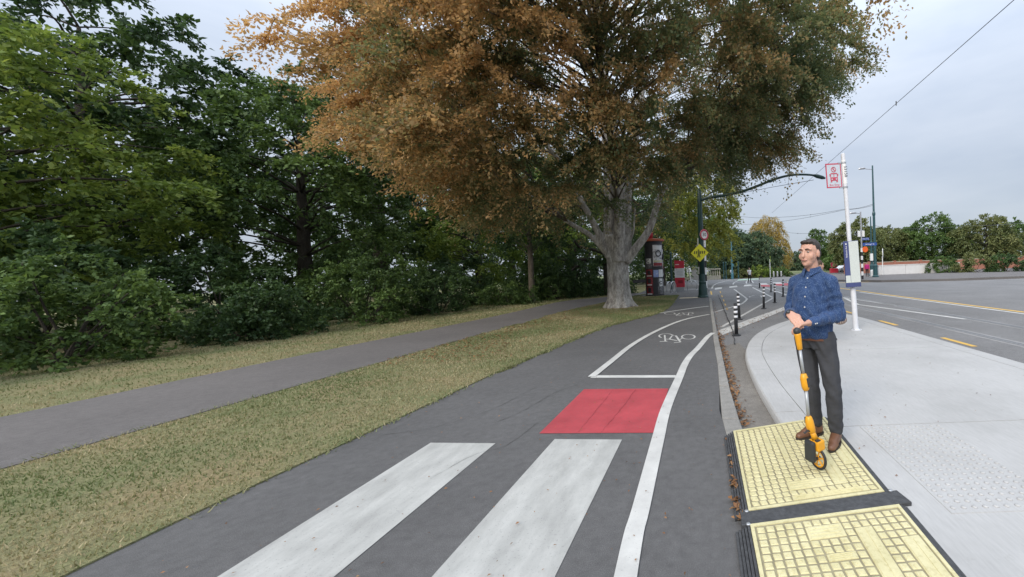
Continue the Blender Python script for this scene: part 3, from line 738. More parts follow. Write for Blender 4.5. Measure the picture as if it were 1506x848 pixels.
# ---------------- general trees
def tree(name, label, loc, H, tr, env, n_cl, per, ls, mat, seed, bark='dark_bark', fork=.3, lean=(0, 0), group=None, cat='tree', **kw):
    t = thing(name, label, cat, loc, group=group); g = random.Random(seed)
    C, lfv, tw_ = crown(env, n_cl, int(per*.75), ls*1.08, seed, **kw)
    mb = MB(); top = Vector((lean[0], lean[1], H*.8)); fz = H*fork
    trunkpts = [Vector((0, 0, -.2)), Vector((0, 0, .15)), Vector((lean[0]*.1, lean[1]*.1, fz*.6)), Vector((lean[0]*.35, lean[1]*.35, fz)), Vector((lean[0]*.7, lean[1]*.7, H*.6)), top]
    mb.tube(smooth_line(trunkpts, 3), np.interp(np.linspace(0, 5, 16), range(6), [tr*1.5, tr*1.15, tr*.95, tr*.85, tr*.5, tr*.12]), 12)
    mb.build('trunk', M_[bark], t, smooth=True)
    br = MB(); sp = [p for p in smooth_line(trunkpts[2:], 4)]
    for i, c in enumerate(C):
        if len(C) > 90 and i % 2: continue
        c = Vector(c); s = min(sp, key=lambda q: (q-c).length+max(0, q.z-c.z+.6)*2)
        limb(br, s, c, min(tr*.45, .015+.012*(c-s).length), .01, sag=.06, n=4, sides=5, g=g)
    br.build('branch', M_[bark], t, smooth=True)
    leaves('crown', *lfv, mat, t); return t
def lm(name, a, b, c, tr=.35): return leafmat(name, [(0.15, a), (0.5, b), (0.9, c)], tr)
LEAF = {
 'dark': lm('dark_green_leaves', (0.032, 0.065, 0.026), (0.055, 0.104, 0.038), (0.102, 0.174, 0.051)),
 'mid': lm('mid_green_leaves', (0.051, 0.094, 0.032), (0.094, 0.160, 0.046), (0.160, 0.246, 0.065)),
 'light': lm('light_green_leaves', (0.102, 0.160, 0.036), (0.189, 0.275, 0.058), (0.319, 0.392, 0.087), .45),
 'lime': lm('yellow_green_leaves', (0.131, 0.174, 0.036), (0.275, 0.304, 0.065), (0.464, 0.450, 0.109), .45),
 'gold': lm('golden_willow_leaves', (0.246, 0.203, 0.058), (0.406, 0.304, 0.087), (0.580, 0.435, 0.131), .4),
 'olive': lm('olive_leaves', (0.087, 0.116, 0.043), (0.160, 0.189, 0.072), (0.261, 0.275, 0.109), .35),
 'bluegreen': lm('blue_green_leaves', (0.051, 0.090, 0.052), (0.087, 0.138, 0.075), (0.145, 0.210, 0.109), .3),
}
def rnd(H, W, base, k=1.0): return [(base, W*.45), (base+(H-base)*.18, W*.8), (base+(H-base)*.42, W), (base+(H-base)*.7, W*.8), (base+(H-base)*.9, W*.45), (H, W*.1)]
def at(px, Y): q = PD(px, 400, Y); return (q.x, Y, 0.0)
BG = 'park trees behind the beech'
# behind the beech: bright maples, a slim tree, a dark spreading tree
tree('slim_tree', 'slim young tree with thin pale trunk left of the beech', (P(783, 444).x, P(783, 444).y, 0), 8.5, .16, rnd(8.5, 2.6, 3.4), 46, 300, .15, LEAF['dark'], 21, 'grey_bark', .4, group=BG)
tree('maple_tree', 'bright green tree behind shrubs at the left edge of the slim tree', at(705, 29), 11, .25, rnd(11, 4.4, 1.4), 95, 320, .2, LEAF['light'], 22, group=BG)
tree('maple_tree', 'sunny green tree seen between the slim trunk and the beech', at(845, 37), 12, .25, rnd(12, 5.2, 2.2), 100, 260, .22, LEAF['light'], 23, group=BG)
tree('maple_tree', 'green tree right behind the poster column', at(975, 44), 12, .25, rnd(12, 5.5, 2.6), 100, 260, .22, LEAF['mid'], 24, group=BG)
tree('lime_tree', 'yellow green tree with drooping sprays beside the curved lamp arm', at(1035, 38), 12.5, .2, [(3.2, 2.0), (4.5, 2.9), (7, 3.4), (9.5, 3.2), (11.5, 2.1), (12.6, .3)], 95, 380, .2, LEAF['lime'], 25, spray=1.1, droop=.9)
# dark spreading tree with low black limbs
ds = at(893, 27.5); t = thing('spreading_tree', 'dark tree with low black limbs reaching left behind the beech trunk', 'tree', ds, group=BG)
mb = MB(); mb.tube(smooth_line([Vector((0, 0, -.2)), Vector((0, 0, 1)), Vector((-.1, .1, 2)), Vector((-.2, .3, 4.5))], 3), list(np.linspace(.34, .12, 10)), 10); mb.build('trunk', M_['dark_bark'], t, smooth=True)
def lowlimb(px_pts, r0, r1, Y0=27.4, Y1=26.6):
    q = []
    for i, p in enumerate(px_pts):
        Y = Y0+(Y1-Y0)*i/(len(px_pts)-1); q.append(PD(*p, Y)-Vector(ds))
    s = smooth_line(q, 4); MB().tube(s, list(np.linspace(r0, r1, len(s))), 7).build('limb', M_['dark_bark'], t, smooth=True)
lowlimb([(893, 387), (872, 382), (850, 382), (826, 381), (806, 366)], .17, .06)
lowlimb([(893, 374), (872, 367), (852, 363), (845, 353)], .14, .06)
lowlimb([(866, 383), (850, 392), (836, 402), (824, 422), (816, 436)], .11, .04)
lowlimb([(860, 385), (852, 398), (846, 414), (843, 436)], .10, .04)
lowlimb([(868, 372), (862, 380), (850, 390), (838, 400)], .06, .03)
C, lfv, _ = crown([(2.2, 3), (3.6, 4.6), (5.5, 4.6), (7.5, 2.5), (8.6, .4)], 70, 260, .16, 27, spray=1.0, rmin=.3)
leaves('crown', *lfv, LEAF['dark'], t)

# shrub border: every bush its own thing
def bush(label, x, y, W, H, mat, seed, n=34, per=240, ls=.10, group='shrubs along the park border'):
    t = thing('shrub', label, 'shrub', (x, y, 0.0), group=group)
    C, lfv, _ = crown([(.05, W*.85), (H*.35, W), (H*.7, W*.8), (H*.92, W*.45), (H, W*.1)], n, per, ls, seed, spray=.55, droop=.35, rmin=.25, flat=.9, squash=(1, .9))
    g = random.Random(seed); sm = MB()
    for i in range(9):
        c = Vector(C[i*len(C)//9]); limb(sm, (g.uniform(-.15, .15), g.uniform(-.15, .15), -.05), c, .03, .01, sag=.05, n=4, sides=5, g=g)
    sm.build('stem', M_['dark_bark'], t); leaves('foliage', *lfv, mat, t); return t
bush('low dark shrub at the left edge below the bright tree', P(742, 448).x, 22.0, 1.5, 1.15, LEAF['mid'], 31)
bush('dark shrub right behind the slim pale trunk', P(800, 444).x, 25.0, 1.5, 2.1, LEAF['dark'], 32)
bush('dark shrub between the slim trunk and the low black limbs', P(826, 442).x, 26.6, 1.4, 1.9, LEAF['dark'], 33)
bush('low dark shrub under the black limbs', P(853, 440).x, 28.2, 1.5, 1.3, LEAF['dark'], 34)
bush('low dark shrub touching the left side of the beech trunk', P(882, 439).x, 29.2, 1.3, 1.2, LEAF['dark'], 35)
bush('tall leafy shrub behind the slim pale trunk', P(765, 446).x, 24.8, 1.7, 2.7, LEAF['mid'], 36)
for i, (x, y, W, H, mt) in enumerate([(-13.4, 22.5, 2.0, 3.0, 'dark'), (-14.8, 17.5, 2.1, 3.2, 'mid'), (-15.6, 13.2, 2.1, 2.8, 'dark'), (-16.2, 9.6, 2.1, 3.0, 'dark'), (-16.6, 6.2, 2.1, 3.2, 'mid'), (-10.4, 27.0, 2.0, 2.8, 'dark'), (-8.0, 31.0, 2.0, 2.6, 'dark')]):
    bush(['tall dark bush in the back row left of the slim tree', 'tall green bush in the back row behind the nearest border shrub', 'dark back row bush behind the tall mid green shrub', 'dark back row bush behind the low middle shrub', 'tall green back row bush at the far left', 'dark bush in the back row behind the slim pale trunk', 'dark bush in the back row behind the black limbs'][i], x, y, W, H, LEAF[mt], 150+i, 40, 280, .13, group='back row of bushes along the park border')
k = 40
for (x, y, W, H, mt, lab) in [(-11.6, 18.0, 1.6, 2.0, 'dark', 'dark rounded shrub at the park border, nearest the slim tree'), (-12.4, 14.8, 1.7, 2.5, 'mid', 'tall mid green shrub at the park border'),
                              (-12.9, 11.6, 1.5, 1.6, 'dark', 'low dark shrub in the middle of the park border'), (-13.3, 8.4, 1.7, 2.3, 'mid', 'leafy green shrub at the park border'),
                              (-13.6, 5.2, 1.6, 1.8, 'dark', 'dark shrub at the far left end of the park border')]:
    bush(lab, x, y, W, H, LEAF[mt], k, 40, 300); k += 1
tree('park_tree', 'broad green tree beyond the park border shrubs', (-18.5, 19, 0), 11, .3, rnd(11, 4.6, 1.8), 110, 420, .17, LEAF['mid'], 51, group=BG)
tree('park_tree', 'light green tree at the left beyond the border shrubs', (-20, 11, 0), 10, .28, rnd(10, 4.2, 1.8), 110, 420, .16, LEAF['light'], 52, group=BG)
tree('park_tree', 'dark tree far left in the park', (-24, 16, 0), 15, .4, rnd(15, 5.5, 2.5), 120, 400, .2, LEAF['dark'], 53, group=BG)
tree('park_tree', 'tall dark tree filling the gap behind the border shrubs', (-22, 28, 0), 17, .4, rnd(17, 6.5, 2.5), 130, 380, .24, LEAF['dark'], 54, group=BG)
tree('park_tree', 'tall green tree behind the bright left tree', (-13, 42, 0), 17, .4, rnd(17, 6.5, 2.2), 120, 300, .26, LEAF['mid'], 55, group=BG)
BK = 'trees of the wooded park edge'
for i, (x, y, H, W, mt, lab) in enumerate([(-31, 40, 14, 7, 'mid', 'rounded tree deep in the park at far left'), (-22, 48, 13, 7, 'dark', 'dark tree deep in the park left of the slim tree'),
        (-6, 56, 13, 7, 'mid', 'green tree deep in the park behind the beech trunk'), (-38, 26, 14, 7, 'dark', 'dark tree deep in the park behind the left border'), (-30, 10, 12, 6, 'mid', 'green tree deep in the park at the left edge')]):
    tree('park_tree', lab, (x, y, 0), H, .35, rnd(H, W, .3), 110, 300, .3, LEAF[mt], 90+i, group=BK, spray=1.7)
# across the intersection
FT = 'trees across the intersection'
tree('evergreen_tree', 'dark rounded evergreen behind the blue pole', at(1078, 70), 8.6, .3, rnd(8.6, 4.2, .6), 110, 260, .3, LEAF['bluegreen'], 61, group=FT, spray=1.3)
tree('evergreen_tree', 'dark bushy evergreen behind the walking person', at(1110, 72), 8.2, .3, rnd(8.2, 4.4, .5), 110, 260, .3, LEAF['bluegreen'], 62, group=FT, spray=1.3)
tree('evergreen_tree', 'tall dark evergreen rising behind the stone balustrade', at(1048, 78), 12, .3, rnd(12, 5, 1), 110, 260, .32, LEAF['mid'], 63, group=FT, spray=1.4)
tree('willow_tree', 'golden weeping willow behind the dark evergreens', at(1131, 88), 13, .4, [(1.0, 3.6), (4, 4.2), (8, 4.2), (11, 3.2), (12.6, 1.8), (13.2, .3)], 130, 330, .32, LEAF['gold'], 64, spray=1.5, droop=1.9, asp=.3)
tree('round_tree', 'small round tree top just above the man in the blue shirt', at(1203, 110), 11.5, .3, rnd(11.5, 3.4, 3), 50, 260, .4, LEAF['mid'], 65, group=FT, spray=1.4)
tree('round_tree', 'olive green tree behind the striped crossing pole', at(1262, 68), 9.4, .3, rnd(9.4, 4.4, 1.6), 100, 280, .3, LEAF['olive'], 66, group=FT, spray=1.2)
tree('round_tree', 'olive tree behind the white wall at right', at(1302, 74), 8.4, .3, rnd(8.4, 4.8, 1.2), 100, 260, .32, LEAF['olive'], 67, group=FT, spray=1.3)
tree('round_tree', 'dark leafy tree behind the timetable pole', at(1240, 90), 6.4, .3, rnd(6.4, 3.2, 1.2), 60, 240, .34, LEAF['mid'], 68, group=FT, spray=1.1)
tree('round_tree', 'light green low tree left of the timetable', at(1219, 120), 6.4, .3, rnd(6.4, 5, 1), 60, 240, .4, LEAF['light'], 69, group=FT, spray=1.4)
tree('round_tree', 'broad olive tree at the far right of the road', at(1372, 72), 10, .3, rnd(10, 5.2, 1.4), 110, 260, .32, LEAF['mid'], 70, group=FT, spray=1.3)
tree('round_tree', 'olive tree at the right edge past the white wall', at(1452, 66), 9, .3, rnd(9, 5, 1.2), 110, 260, .3, LEAF['olive'], 71, group=FT, spray=1.3)
for i, (px, W, H, mt, lab) in enumerate([(1065, 2.2, 1.3, 'olive', 'dry orange green bush left of the walking person'), (1090, 2.6, 1.5, 'olive', 'low bush beside the walking person'),
                                       (1122, 2.6, 2.0, 'light', 'light green bush under the willow'), (1146, 2.6, 1.4, 'mid', 'low hedge bush behind the bollards')]):
    q = at(px, 66); bush(lab, q[0], q[1], W, H, LEAF[mt], 80+i, 30, 160, .22, group='bushes across the intersection')
# ================================================================== THINGS ALONG THE PATH
def lofted(mb, pts_r, n=12): mb.tube([p for p, r in pts_r], [r for p, r in pts_r], n)
# ---------------- flexible bollards
boll = [((1083.2, 493.4), (1078.8, 445)), ((1087.5, 469.8), (1085, 431.3)), ((1123.3, 453.9), (1121.2, 421.2)), ((1139.5, 445.2), (1137, 416.4)),
        ((1133.9, 429.4), (1132, 408)), ((1151.7, 436), (1149.6, 410)), ((1117, 423.6), (1116, 408.4))]
blab = ['black bollard with white bands nearest the kerb, standing on the worn white separator', 'second black bollard along the kerb side, just behind the nearest one', 'black banded bollard at the bend of the white lane line',
        'black banded bollard nearest the man in front of the lane line tip', 'far black bollard in front of the red crossing blocks', 'black banded bollard closest to the blue shirt', 'farthest black bollard left of the red crossing blocks']
wband = simple('white_reflective_band', (0.72, 0.73, 0.76), 0.4, 0.06, 10)
BH = 0.80
proto_b = None
def bollard():
    t = thing('bollard', blab[0], 'bollard', (0, 0, 0), group='flexible bollards beside the cycle lane')
    MB().lathe([(.001, 0), (.105, 0), (.105, .012), (.085, .022), (.052, .03), (.048, .05)], 20).build('base', M_['black'], t, smooth=False)
    MB().lathe([(.045, .045), (.043, .40), (.042, BH-.03), (.038, BH-.01), (.020, BH), (.001, BH+.002)], 18).build('post', M_['black'], t, smooth=True)
    for z in (.44, .555, .67): MB().lathe([(.0425, z), (.0455, z+.002), (.0450, z+.055), (.0420, z+.057)], 18).build('reflective_band', wband, t, smooth=True)
    return t
for i, (b, tp) in enumerate(boll):
    q = P(*b, ROADZ)
    o = bollard() if i == 0 else copy_tree(proto_b)
    if i == 0: proto_b = o
    o.location = (q.x, q.y, ROADZ+.003); o['label'] = blab[i]
    hpx = b[1]-tp[1]; h = hpx/FPX*q.y; o.scale = (1, 1, max(.85, min(1.15, h/BH)))
    o.rotation_euler = (R(random.uniform(-1, 1)), R(-2.2+random.uniform(-1, .6)), random.uniform(0, 3))

# ---------------- bus stop pole with flag and timetable box
bp = P(1259, 485, ISZ); lean = R(-2.6)
bs = thing('bus_stop_sign', 'white bus stop pole with red and white flag and timetable box', 'bus stop', (bp.x, bp.y, ISZ)); bs.rotation_euler = (0, lean, 0)
PH = 3.95
wpole = simple('white_pole_paint', (0.66, 0.67, 0.70), 0.4, 0.06, 4)
MB().lathe([(.001, 0), (.115, 0), (.115, .014), (.07, .018), (.066, .03)], 20).build('base_plate', wpole, bs)
for k in range(4):
    a = R(45+90*k); MB().lathe([(.013, .012), (.013, .03), (.006, .034), (.001, .035)], 8, (math.cos(a)*.095, math.sin(a)*.095, 0)).build('bolt', M_['galv'], bs)
MB().lathe([(.058, .02), (.058, .95), (.054, .97), (.047, .98), (.047, PH), (.02, PH+.02), (.001, PH+.022)], 20).build('pole', wpole, bs, smooth=False)
MB().lathe([(.0475, 3.28), (.0495, 3.29), (.0495, 3.80), (.0475, 3.81)], 20).build('number_sleeve', M_['white'], bs)
lt = simple('dark_lettering', (0.05, 0.05, 0.06), 0.5, 0.1)
text_mesh('53158', .10, lt, 'lettering', bs, Matrix.Translation((.012, -.0515, 3.55)) @ Matrix.Rotation(R(90), 4, 'X') @ Matrix.Rotation(R(-90), 4, 'Z'))
# flag panel
FW_, FH_ = .36, .54; fz = 3.48; fr = R(8)
fm = Matrix.Translation((-.075, -.015, fz)) @ Matrix.Rotation(fr, 4, 'Z')
def inflag(mb, name, mat, parent=bs, bevel=0.0):
    o = mb.build(name, mat, parent, bevel=bevel); o.matrix_local = fm; return o
fred = simple('faded_red_print', (0.50, 0.06, 0.10), 0.5, 0.1); fgrey = simple('pale_grey_panel', (0.50, 0.55, 0.60), 0.5, 0.06)
flag = inflag(MB().box((-FW_/2, 0, 0), (FW_, .008, FH_)), 'flag', fgrey)
for nm, c, sz in (('border', (-FW_/2, 0, FH_/2-.013), (FW_+.004, .014, .026)), ('border', (-FW_/2, 0, -FH_/2+.013), (FW_+.004, .014, .026)), ('border', (-.010, 0, 0), (.022, .014, FH_-.054)), ('border', (-FW_+.010, 0, 0), (.022, .014, FH_-.054))):
    o = MB().box(c, sz).build(nm, fred, flag)
RX = Matrix.Rotation(R(90), 3, 'X')
mb = MB().ring((-FW_/2, -.007, .135), .052, .007, RX, 24, 6); mb.box((-FW_/2, -.007, .135), (.012, .004, .10), M=Matrix.Rotation(R(-45), 3, 'Y')); mb.build('no_stopping_symbol', fred, flag)
text_mesh('P', .07, fred, 'lettering', flag, Matrix.Translation((-FW_/2, -.0055, .135)) @ Matrix.Rotation(R(90), 4, 'X'))
mb = MB()
cx = -FW_/2
mb.box((cx, -.007, -.075), (.17, .004, .075)); mb.box((cx-.065, -.007, -.128), (.032, .004, .035)); mb.box((cx+.065, -.007, -.128), (.032, .004, .035))
mb.box((cx-.078, -.007, -.002), (.012, .004, .075)); mb.box((cx+.078, -.007, -.002), (.012, .004, .075)); mb.box((cx, -.007, .045), (.15, .004, .022)); mb.box((cx, -.0072, 0), (.012, .004, .07))
mb.box((cx-.095, -.007, .01), (.014, .004, .05)); mb.box((cx+.095, -.007, .01), (.014, .004, .05)); mb.build('bus_symbol', fred, flag)
for sx in (-1, 1): MB().lathe([(.016, 0), (.016, .004), (.001, .005)], 12).build('headlamp_dot', fgrey, flag, loc=(cx+sx*.05, -.0095, -.08), rot=(R(90), 0, 0))
text_mesh('Bus Stop', .066, fred, 'lettering', flag, Matrix.Translation((cx, -.0055, -.205)) @ Matrix.Rotation(R(90), 4, 'X'))
for z in (fz+FH_/2-.0, fz-FH_/2+.0):
    MB().box((-.06, -.008, z), (.16, .03, .028), fr).build('bracket', M_['grey_metal'], bs); MB().lathe([(.054, z-.02), (.056, z-.018), (.056, z+.018), (.054, z+.02)], 16).build('clamp', M_['grey_metal'], bs)
# timetable box
tt0 = .98; tth = 1.02; tr_ = R(-14)
tm_ = Matrix.Translation((-.02, -.095, tt0+tth/2)) @ Matrix.Rotation(tr_, 4, 'Z')
tb = MB().box((0, 0, 0), (.31, .10, tth)).build('timetable_box', M_['navy'], bs, bevel=.006); tb.matrix_local = tm_
ttm, t_, b_ = newmat('timetable_print')
vec = t_.nodes.new('ShaderNodeTexCoord').outputs['Object']
br_ = t_.nodes.new('ShaderNodeTexBrick'); mp_ = t_.nodes.new('ShaderNodeMapping'); mp_.inputs['Rotation'].default_value = (R(90), 0, 0); mp_.inputs['Scale'].default_value = (1, 1, 1)
t_.links.new(vec, mp_.inputs[0]); t_.links.new(mp_.outputs[0], br_.inputs['Vector']); br_.inputs['Scale'].default_value = 26
br_.inputs['Color1'].default_value = (.62, .66, .62, 1); br_.inputs['Color2'].default_value = (.56, .60, .57, 1); br_.inputs['Mortar'].default_value = (.42, .46, .45, 1); br_.inputs['Mortar Size'].default_value = .03
t_.links.new(br_.outputs[0], b_.inputs['Base Color']); b_.inputs['Roughness'].default_value = .25
MB().box((.052, -.053, .045), (.196, .006, .91)).build('timetable_sheet', ttm, tb)
MB().box((-.102, -.053, -.33), (.10, .006, .16)).build('timetable_sheet', ttm, tb)
text_mesh('Rolleston Ave', .045, M_['white'], 'lettering', tb, Matrix.Translation((-.10, -.0515, .28)) @ Matrix.Rotation(R(90), 4, 'X') @ Matrix.Rotation(R(90), 4, 'Z'))
MB().box((-.1, -.052, .45), (.022, .004, .03)).build('route_mark', M_['white'], tb)
for z in (-.35, .35): MB().box((0, .075, z), (.09, .07, .04)).build('bracket', M_['grey_metal'], tb)

# ---------------- dark green pole with curved lamp arm, crossing sign, striped post
pp = P(1034, 437, 0.0); PY = pp.y
pole = thing('lamp_pole', 'dark green lamp pole with long curved arm over the road', 'lamp pole', (pp.x, pp.y, 0))
MB().lathe([(.001, 0), (.30, 0), (.30, .06), (.26, .12), (.235, .5), (.20, .75), (.215, .80), (.215, .86), (.17, .90), (.16, 1.3)], 20).build('base', M_['darkteal'], pole, smooth=False)
MB().lathe([(.155, 1.25), (.145, 3), (.125, 5.0), (.10, 5.9), (.05, 6.0), (.001, 6.02)], 16).build('post', M_['darkteal'], pole, smooth=True)
arm = [(1031, 294), (1044, 290), (1068, 286.5), (1092, 281), (1112, 274), (1132, 266), (1150, 260), (1166, 257), (1182, 256.4), (1196.5, 257.5), (1206, 260)]
apts = [PD(*p, PY-.6*i/10)-Vector((pp.x, pp.y, 0)) for i, p in enumerate(arm)]
sl = smooth_line(apts, 4); MB().tube(sl, list(np.linspace(.085, .05, len(sl))), 10).build('arm', M_['darkteal'], pole, smooth=True)
j = apts[5]; MB().sphere(j, (.16, .09, .09), None, 12, 8).build('arm_joint', M_['darkteal'], pole, smooth=True)
h0, h1 = apts[-2], PD(1214, 262, PY-.6)-Vector((pp.x, pp.y, 0)); MB().tube([h0, h0.lerp(h1, .3), h0.lerp(h1, .75), h1], [.06, .11, .10, .04], 12).build('lamp_head', M_['darkteal'], pole, smooth=True)
MB().tube([apts[1]+Vector((0, 0, -.1)), apts[5]+Vector((0, 0, -.35)), apts[9]+Vector((0, 0, -.25))], .012, 5).build('stay_wire', M_['black'], pole)
st_ = PD(1031, 340, PY)-Vector((pp.x, pp.y, 0))
ys = simple('yellow_sign_face', (0.80, 0.76, 0.03), 0.4, 0.06); blk = simple('sign_black_print', (0.02, 0.02, 0.02), 0.5, .1)
sgn = PD(1029, 371.5, PY-.30)
cs = thing('crossing_sign', 'yellow diamond pedestrian crossing sign on the dark green pole', 'sign', sgn, R(-3))
e = .49
MB().add([(0, 0, e), (-e, 0, 0), (0, 0, -e), (e, 0, 0), (0, .02, e), (-e, .02, 0), (0, .02, -e), (e, .02, 0)], [(0, 1, 2, 3), (7, 6, 5, 4), (0, 4, 5, 1), (1, 5, 6, 2), (2, 6, 7, 3), (3, 7, 4, 0)]).build('panel', ys, cs)
for x in (-.28, -.18, .06, .16, .26): MB().box((x, -.004, .02), (.055, .006, .16), M=Matrix.Rotation(R(12), 3, 'Y')).build('stripe', blk, cs)
# walking figure painted on the sign
olive = simple('sign_figure', (0.20, 0.20, 0.03), .5, .1)
mb = MB(); mb.lathe([(.05, 0), (.05, .005)], 14, (0, 0, 0)); fo = mb.build('figure_head', olive, cs, loc=(-.06, -.004, .14), rot=(R(90), 0, 0))
mb = MB(); mb.box((-.05, -.004, .0), (.13, .007, .19)); mb.box((-.02, -.004, -.15), (.07, .007, .2), M=Matrix.Rotation(R(-18), 3, 'Y')); mb.box((-.09, -.004, -.15), (.07, .007, .2), M=Matrix.Rotation(R(14), 3, 'Y')); mb.build('figure_body', olive, cs)
MB().box((0, .12, 0), (.10, .2, .06)).build('bracket', M_['grey_metal'], cs)
sp = PD(1035.5, 345, PY-.18)
ss = thing('speed_sign', 'round red and white 30 speed limit sign high on the dark green pole', 'sign', sp, R(38))
MB().lathe([(.001, 0), (.30, 0), (.30, .012), (.001, .012)], 28).build('panel', M_['white'], ss, rot=(R(90), 0, 0))
MB().ring((0, -.016, 0), .255, .045, RX, 28, 4).build('red_ring', fred, ss)
text_mesh('30', .27, blk, 'lettering', ss, Matrix.Translation((0, -.018, 0)) @ Matrix.Rotation(R(90), 4, 'X'))
MB().box((-.1, .12, 0), (.08, .24, .05)).build('bracket', M_['grey_metal'], ss)
def striped(name, label, loc, h, r, bands, top=None, group=None):
    t = thing(name, label, 'post', loc, group=group); z = 0
    for k in range(bands):
        hh = h/bands; MB().lathe([(r, k*hh), (r, (k+1)*hh)], 14).build('band', M_['black'] if k % 2 == 0 else M_['white'], t, smooth=False)
    return t
q = PD(1037.5, 420, PY+2.2); st1 = striped('crossing_post', 'black and white striped post just behind the dark green pole', (q.x, q.y, 0), 3.3, .11, 8)
q = PD(1031, 420, PY+1.6); striped('crossing_post', 'thin striped post showing left of the dark green pole', (q.x-.05, q.y, 0), 3.4, .075, 8)

# ---------------- poster column
cp_ = P(962.5, 435.5, .012); pc = thing('poster_column', 'round advertising column covered in posters with red rim', 'poster column', (cp_.x, cp_.y+.5, 0.0), R(8))
CR, CHh = .56, 3.40
colm = simple('column_black', (0.022, 0.022, 0.028), 0.5, 0.2, 6)
MB().lathe([(.001, 0), (CR+.03, 0), (CR+.03, .12), (CR, .14), (CR, CHh)], 40).build('drum', colm, pc, smooth=False)
orm = simple('rusty_red_rim', (0.42, 0.10, 0.045), 0.5, 0.15)
MB().lathe([(CR-.02, CHh-.02), (CR+.12, CHh), (CR+.12, CHh+.10), (CR+.02, CHh+.13), (.1, CHh+.20), (.001, CHh+.2)], 40).build('cap', orm, pc)
# red megaphone on the cap, pointing left
mbx = MB().tube([(-.05, -.1, CHh+.30), (-.28, -.12, CHh+.32), (-.62, -.15, CHh+.20), (-.95, -.18, CHh+.12)], [.26, .22, .08, .04], 16); mbx.build('megaphone', M_['redsign'], pc, smooth=False)
MB().tube([(-.1, -.1, CHh+.1), (-.2, -.12, CHh+.3)], .04, 8).build('megaphone_stand', M_['redsign'], pc)
def patch(a0, a1, z0, z1, rr, n=10):
    mb = MB(); vs = []; fs = []
    for i in range(n+1):
        a = R(a0+(a1-a0)*i/n)
        for (r, z) in ((rr, z0), (rr, z1)): vs.append((math.sin(a)*r, -math.cos(a)*r, z))
    for i in range(n): fs.append((2*i, 2*i+2, 2*i+3, 2*i+1))
    return mb.add(vs, fs)
def printmat(name, cols, sc):
    m, t, b = newmat(name); v = t.nodes.new('ShaderNodeTexCoord').outputs['Object']
    vo = t.nodes.new('ShaderNodeTexVoronoi'); vo.inputs['Scale'].default_value = sc; t.links.new(v, vo.inputs['Vector'])
    f = noise(t, sc*1.5, 5, .7)
    c = ramp(t, f, [(0.32+.4*i/max(1, len(cols)-1), c_) for i, c_ in enumerate(cols)])
    t.links.new(c, b.inputs['Base Color']); b.inputs['Roughness'].default_value = .55; return m
pmA = printmat('poster_white_black', [(.05, .05, .05), (.55, .55, .57), (.70, .70, .72)], 5); pmR = printmat('poster_red', [(.09, .01, .015), (.24, .025, .035), (.34, .05, .05)], 3)
pmB = printmat('poster_blue', [(.10, .14, .42), (.28, .36, .62), (.6, .62, .66)], 3); pmG = printmat('poster_grey', [(.03, .03, .03), (.12, .12, .13), (.32, .32, .34)], 4)
R1 = CR+.005
for a0, a1, z0, z1, m_ in [(-8, 62, 1.85, 3.15, pmA), (-8, 24, 1.18, 1.62, pmB), (26, 64, 1.18, 1.64, M_['paper']), (18, 60, .10, 1.12, pmG), (-62, -14, .10, .62, pmR), (-62, -14, .66, 1.18, pmR), (-62, -14, 1.22, 1.66, pmR),
                          (-64, -16, 1.72, 2.35, pmG), (66, 88, .3, 1.5, pmG), (66, 88, 1.7, 2.9, pmA)]:
    po = patch(a0, a1, z0, z1, R1).build('poster', m_, pc)
    zc_ = (z0+z1)/2; hh = (z1-z0)
    if m_ is pmA:
        # ring, letters and a strip line as on the big white poster
        ac = R((a0+a1)/2)
        mb = MB().ring((math.sin(ac)*(R1+.006), -math.cos(ac)*(R1+.006), zc_+.1*hh), .17, .03, Matrix.Rotation(ac, 3, 'Z') @ RX, 20, 5); mb.build('print', colm, po)
        patch(a0+3, a1-3, z0+.02, z0+.16*hh, R1+.004).build('print', pmR, po); patch(a0+3, a1-3, z0+.2*hh, z0+.27*hh, R1+.004).build('print', simple('poster_cream', (.5, .48, .3), .6), po)
        patch(a0+4, a1-4, z1-.22*hh, z1-.05*hh, R1+.004).build('print', M_['paper'], po)
    elif m_ is pmR:
        patch(a0+12, a1-12, z0+.3*hh, z1-.15*hh, R1+.004).build('print', colm, po); patch(a0+6, a1-6, z0+.06*hh, z0+.18*hh, R1+.004).build('print', M_['paper'], po)
    elif m_ is pmG:
        patch(a0+10, a1-6, z0+.5*hh, z1-.04*hh, R1+.004).build('print', M_['paper'], po)
        ac = R((a0+a1)/2); mb = MB().ring((math.sin(ac)*(R1+.008), -math.cos(ac)*(R1+.008), zc_+.22*hh), .09, .022, Matrix.Rotation(ac, 3, 'Z') @ RX, 16, 4, R(30), R(330)); mb.build('print', colm, po)
# ---------------- red and white information totem
ip = P(1000.5, 428.5, 0); it = thing('information_totem', 'red and white information board on a grey foot by the bike hoops', 'sign board', (ip.x, ip.y, 0), R(-6))
W_ = .70
MB().box((0, 0, .16), (.55, .10, .32)).build('foot', M_['grey_metal'], it)
for z0, z1, m_ in ((.32, 1.02, M_['redsign']), (1.02, 1.70, M_['paper']), (1.70, 2.18, M_['redsign'])): MB().box((0, 0, (z0+z1)/2), (W_, .12, z1-z0-.004)).build('panel', m_, it)
MB().add([(-W_/2, -.06, 2.18), (W_/2, -.06, 2.18), (W_/2-.04, -.06, 2.24), (-W_/2, -.06, 2.30), (-W_/2, .06, 2.18), (W_/2, .06, 2.18), (W_/2-.04, .06, 2.24), (-W_/2, .06, 2.30)], [(0, 1, 2, 3), (7, 6, 5, 4), (0, 4, 5, 1), (1, 5, 6, 2), (2, 6, 7, 3), (3, 7, 4, 0)]).build('top', M_['redsign'], it)
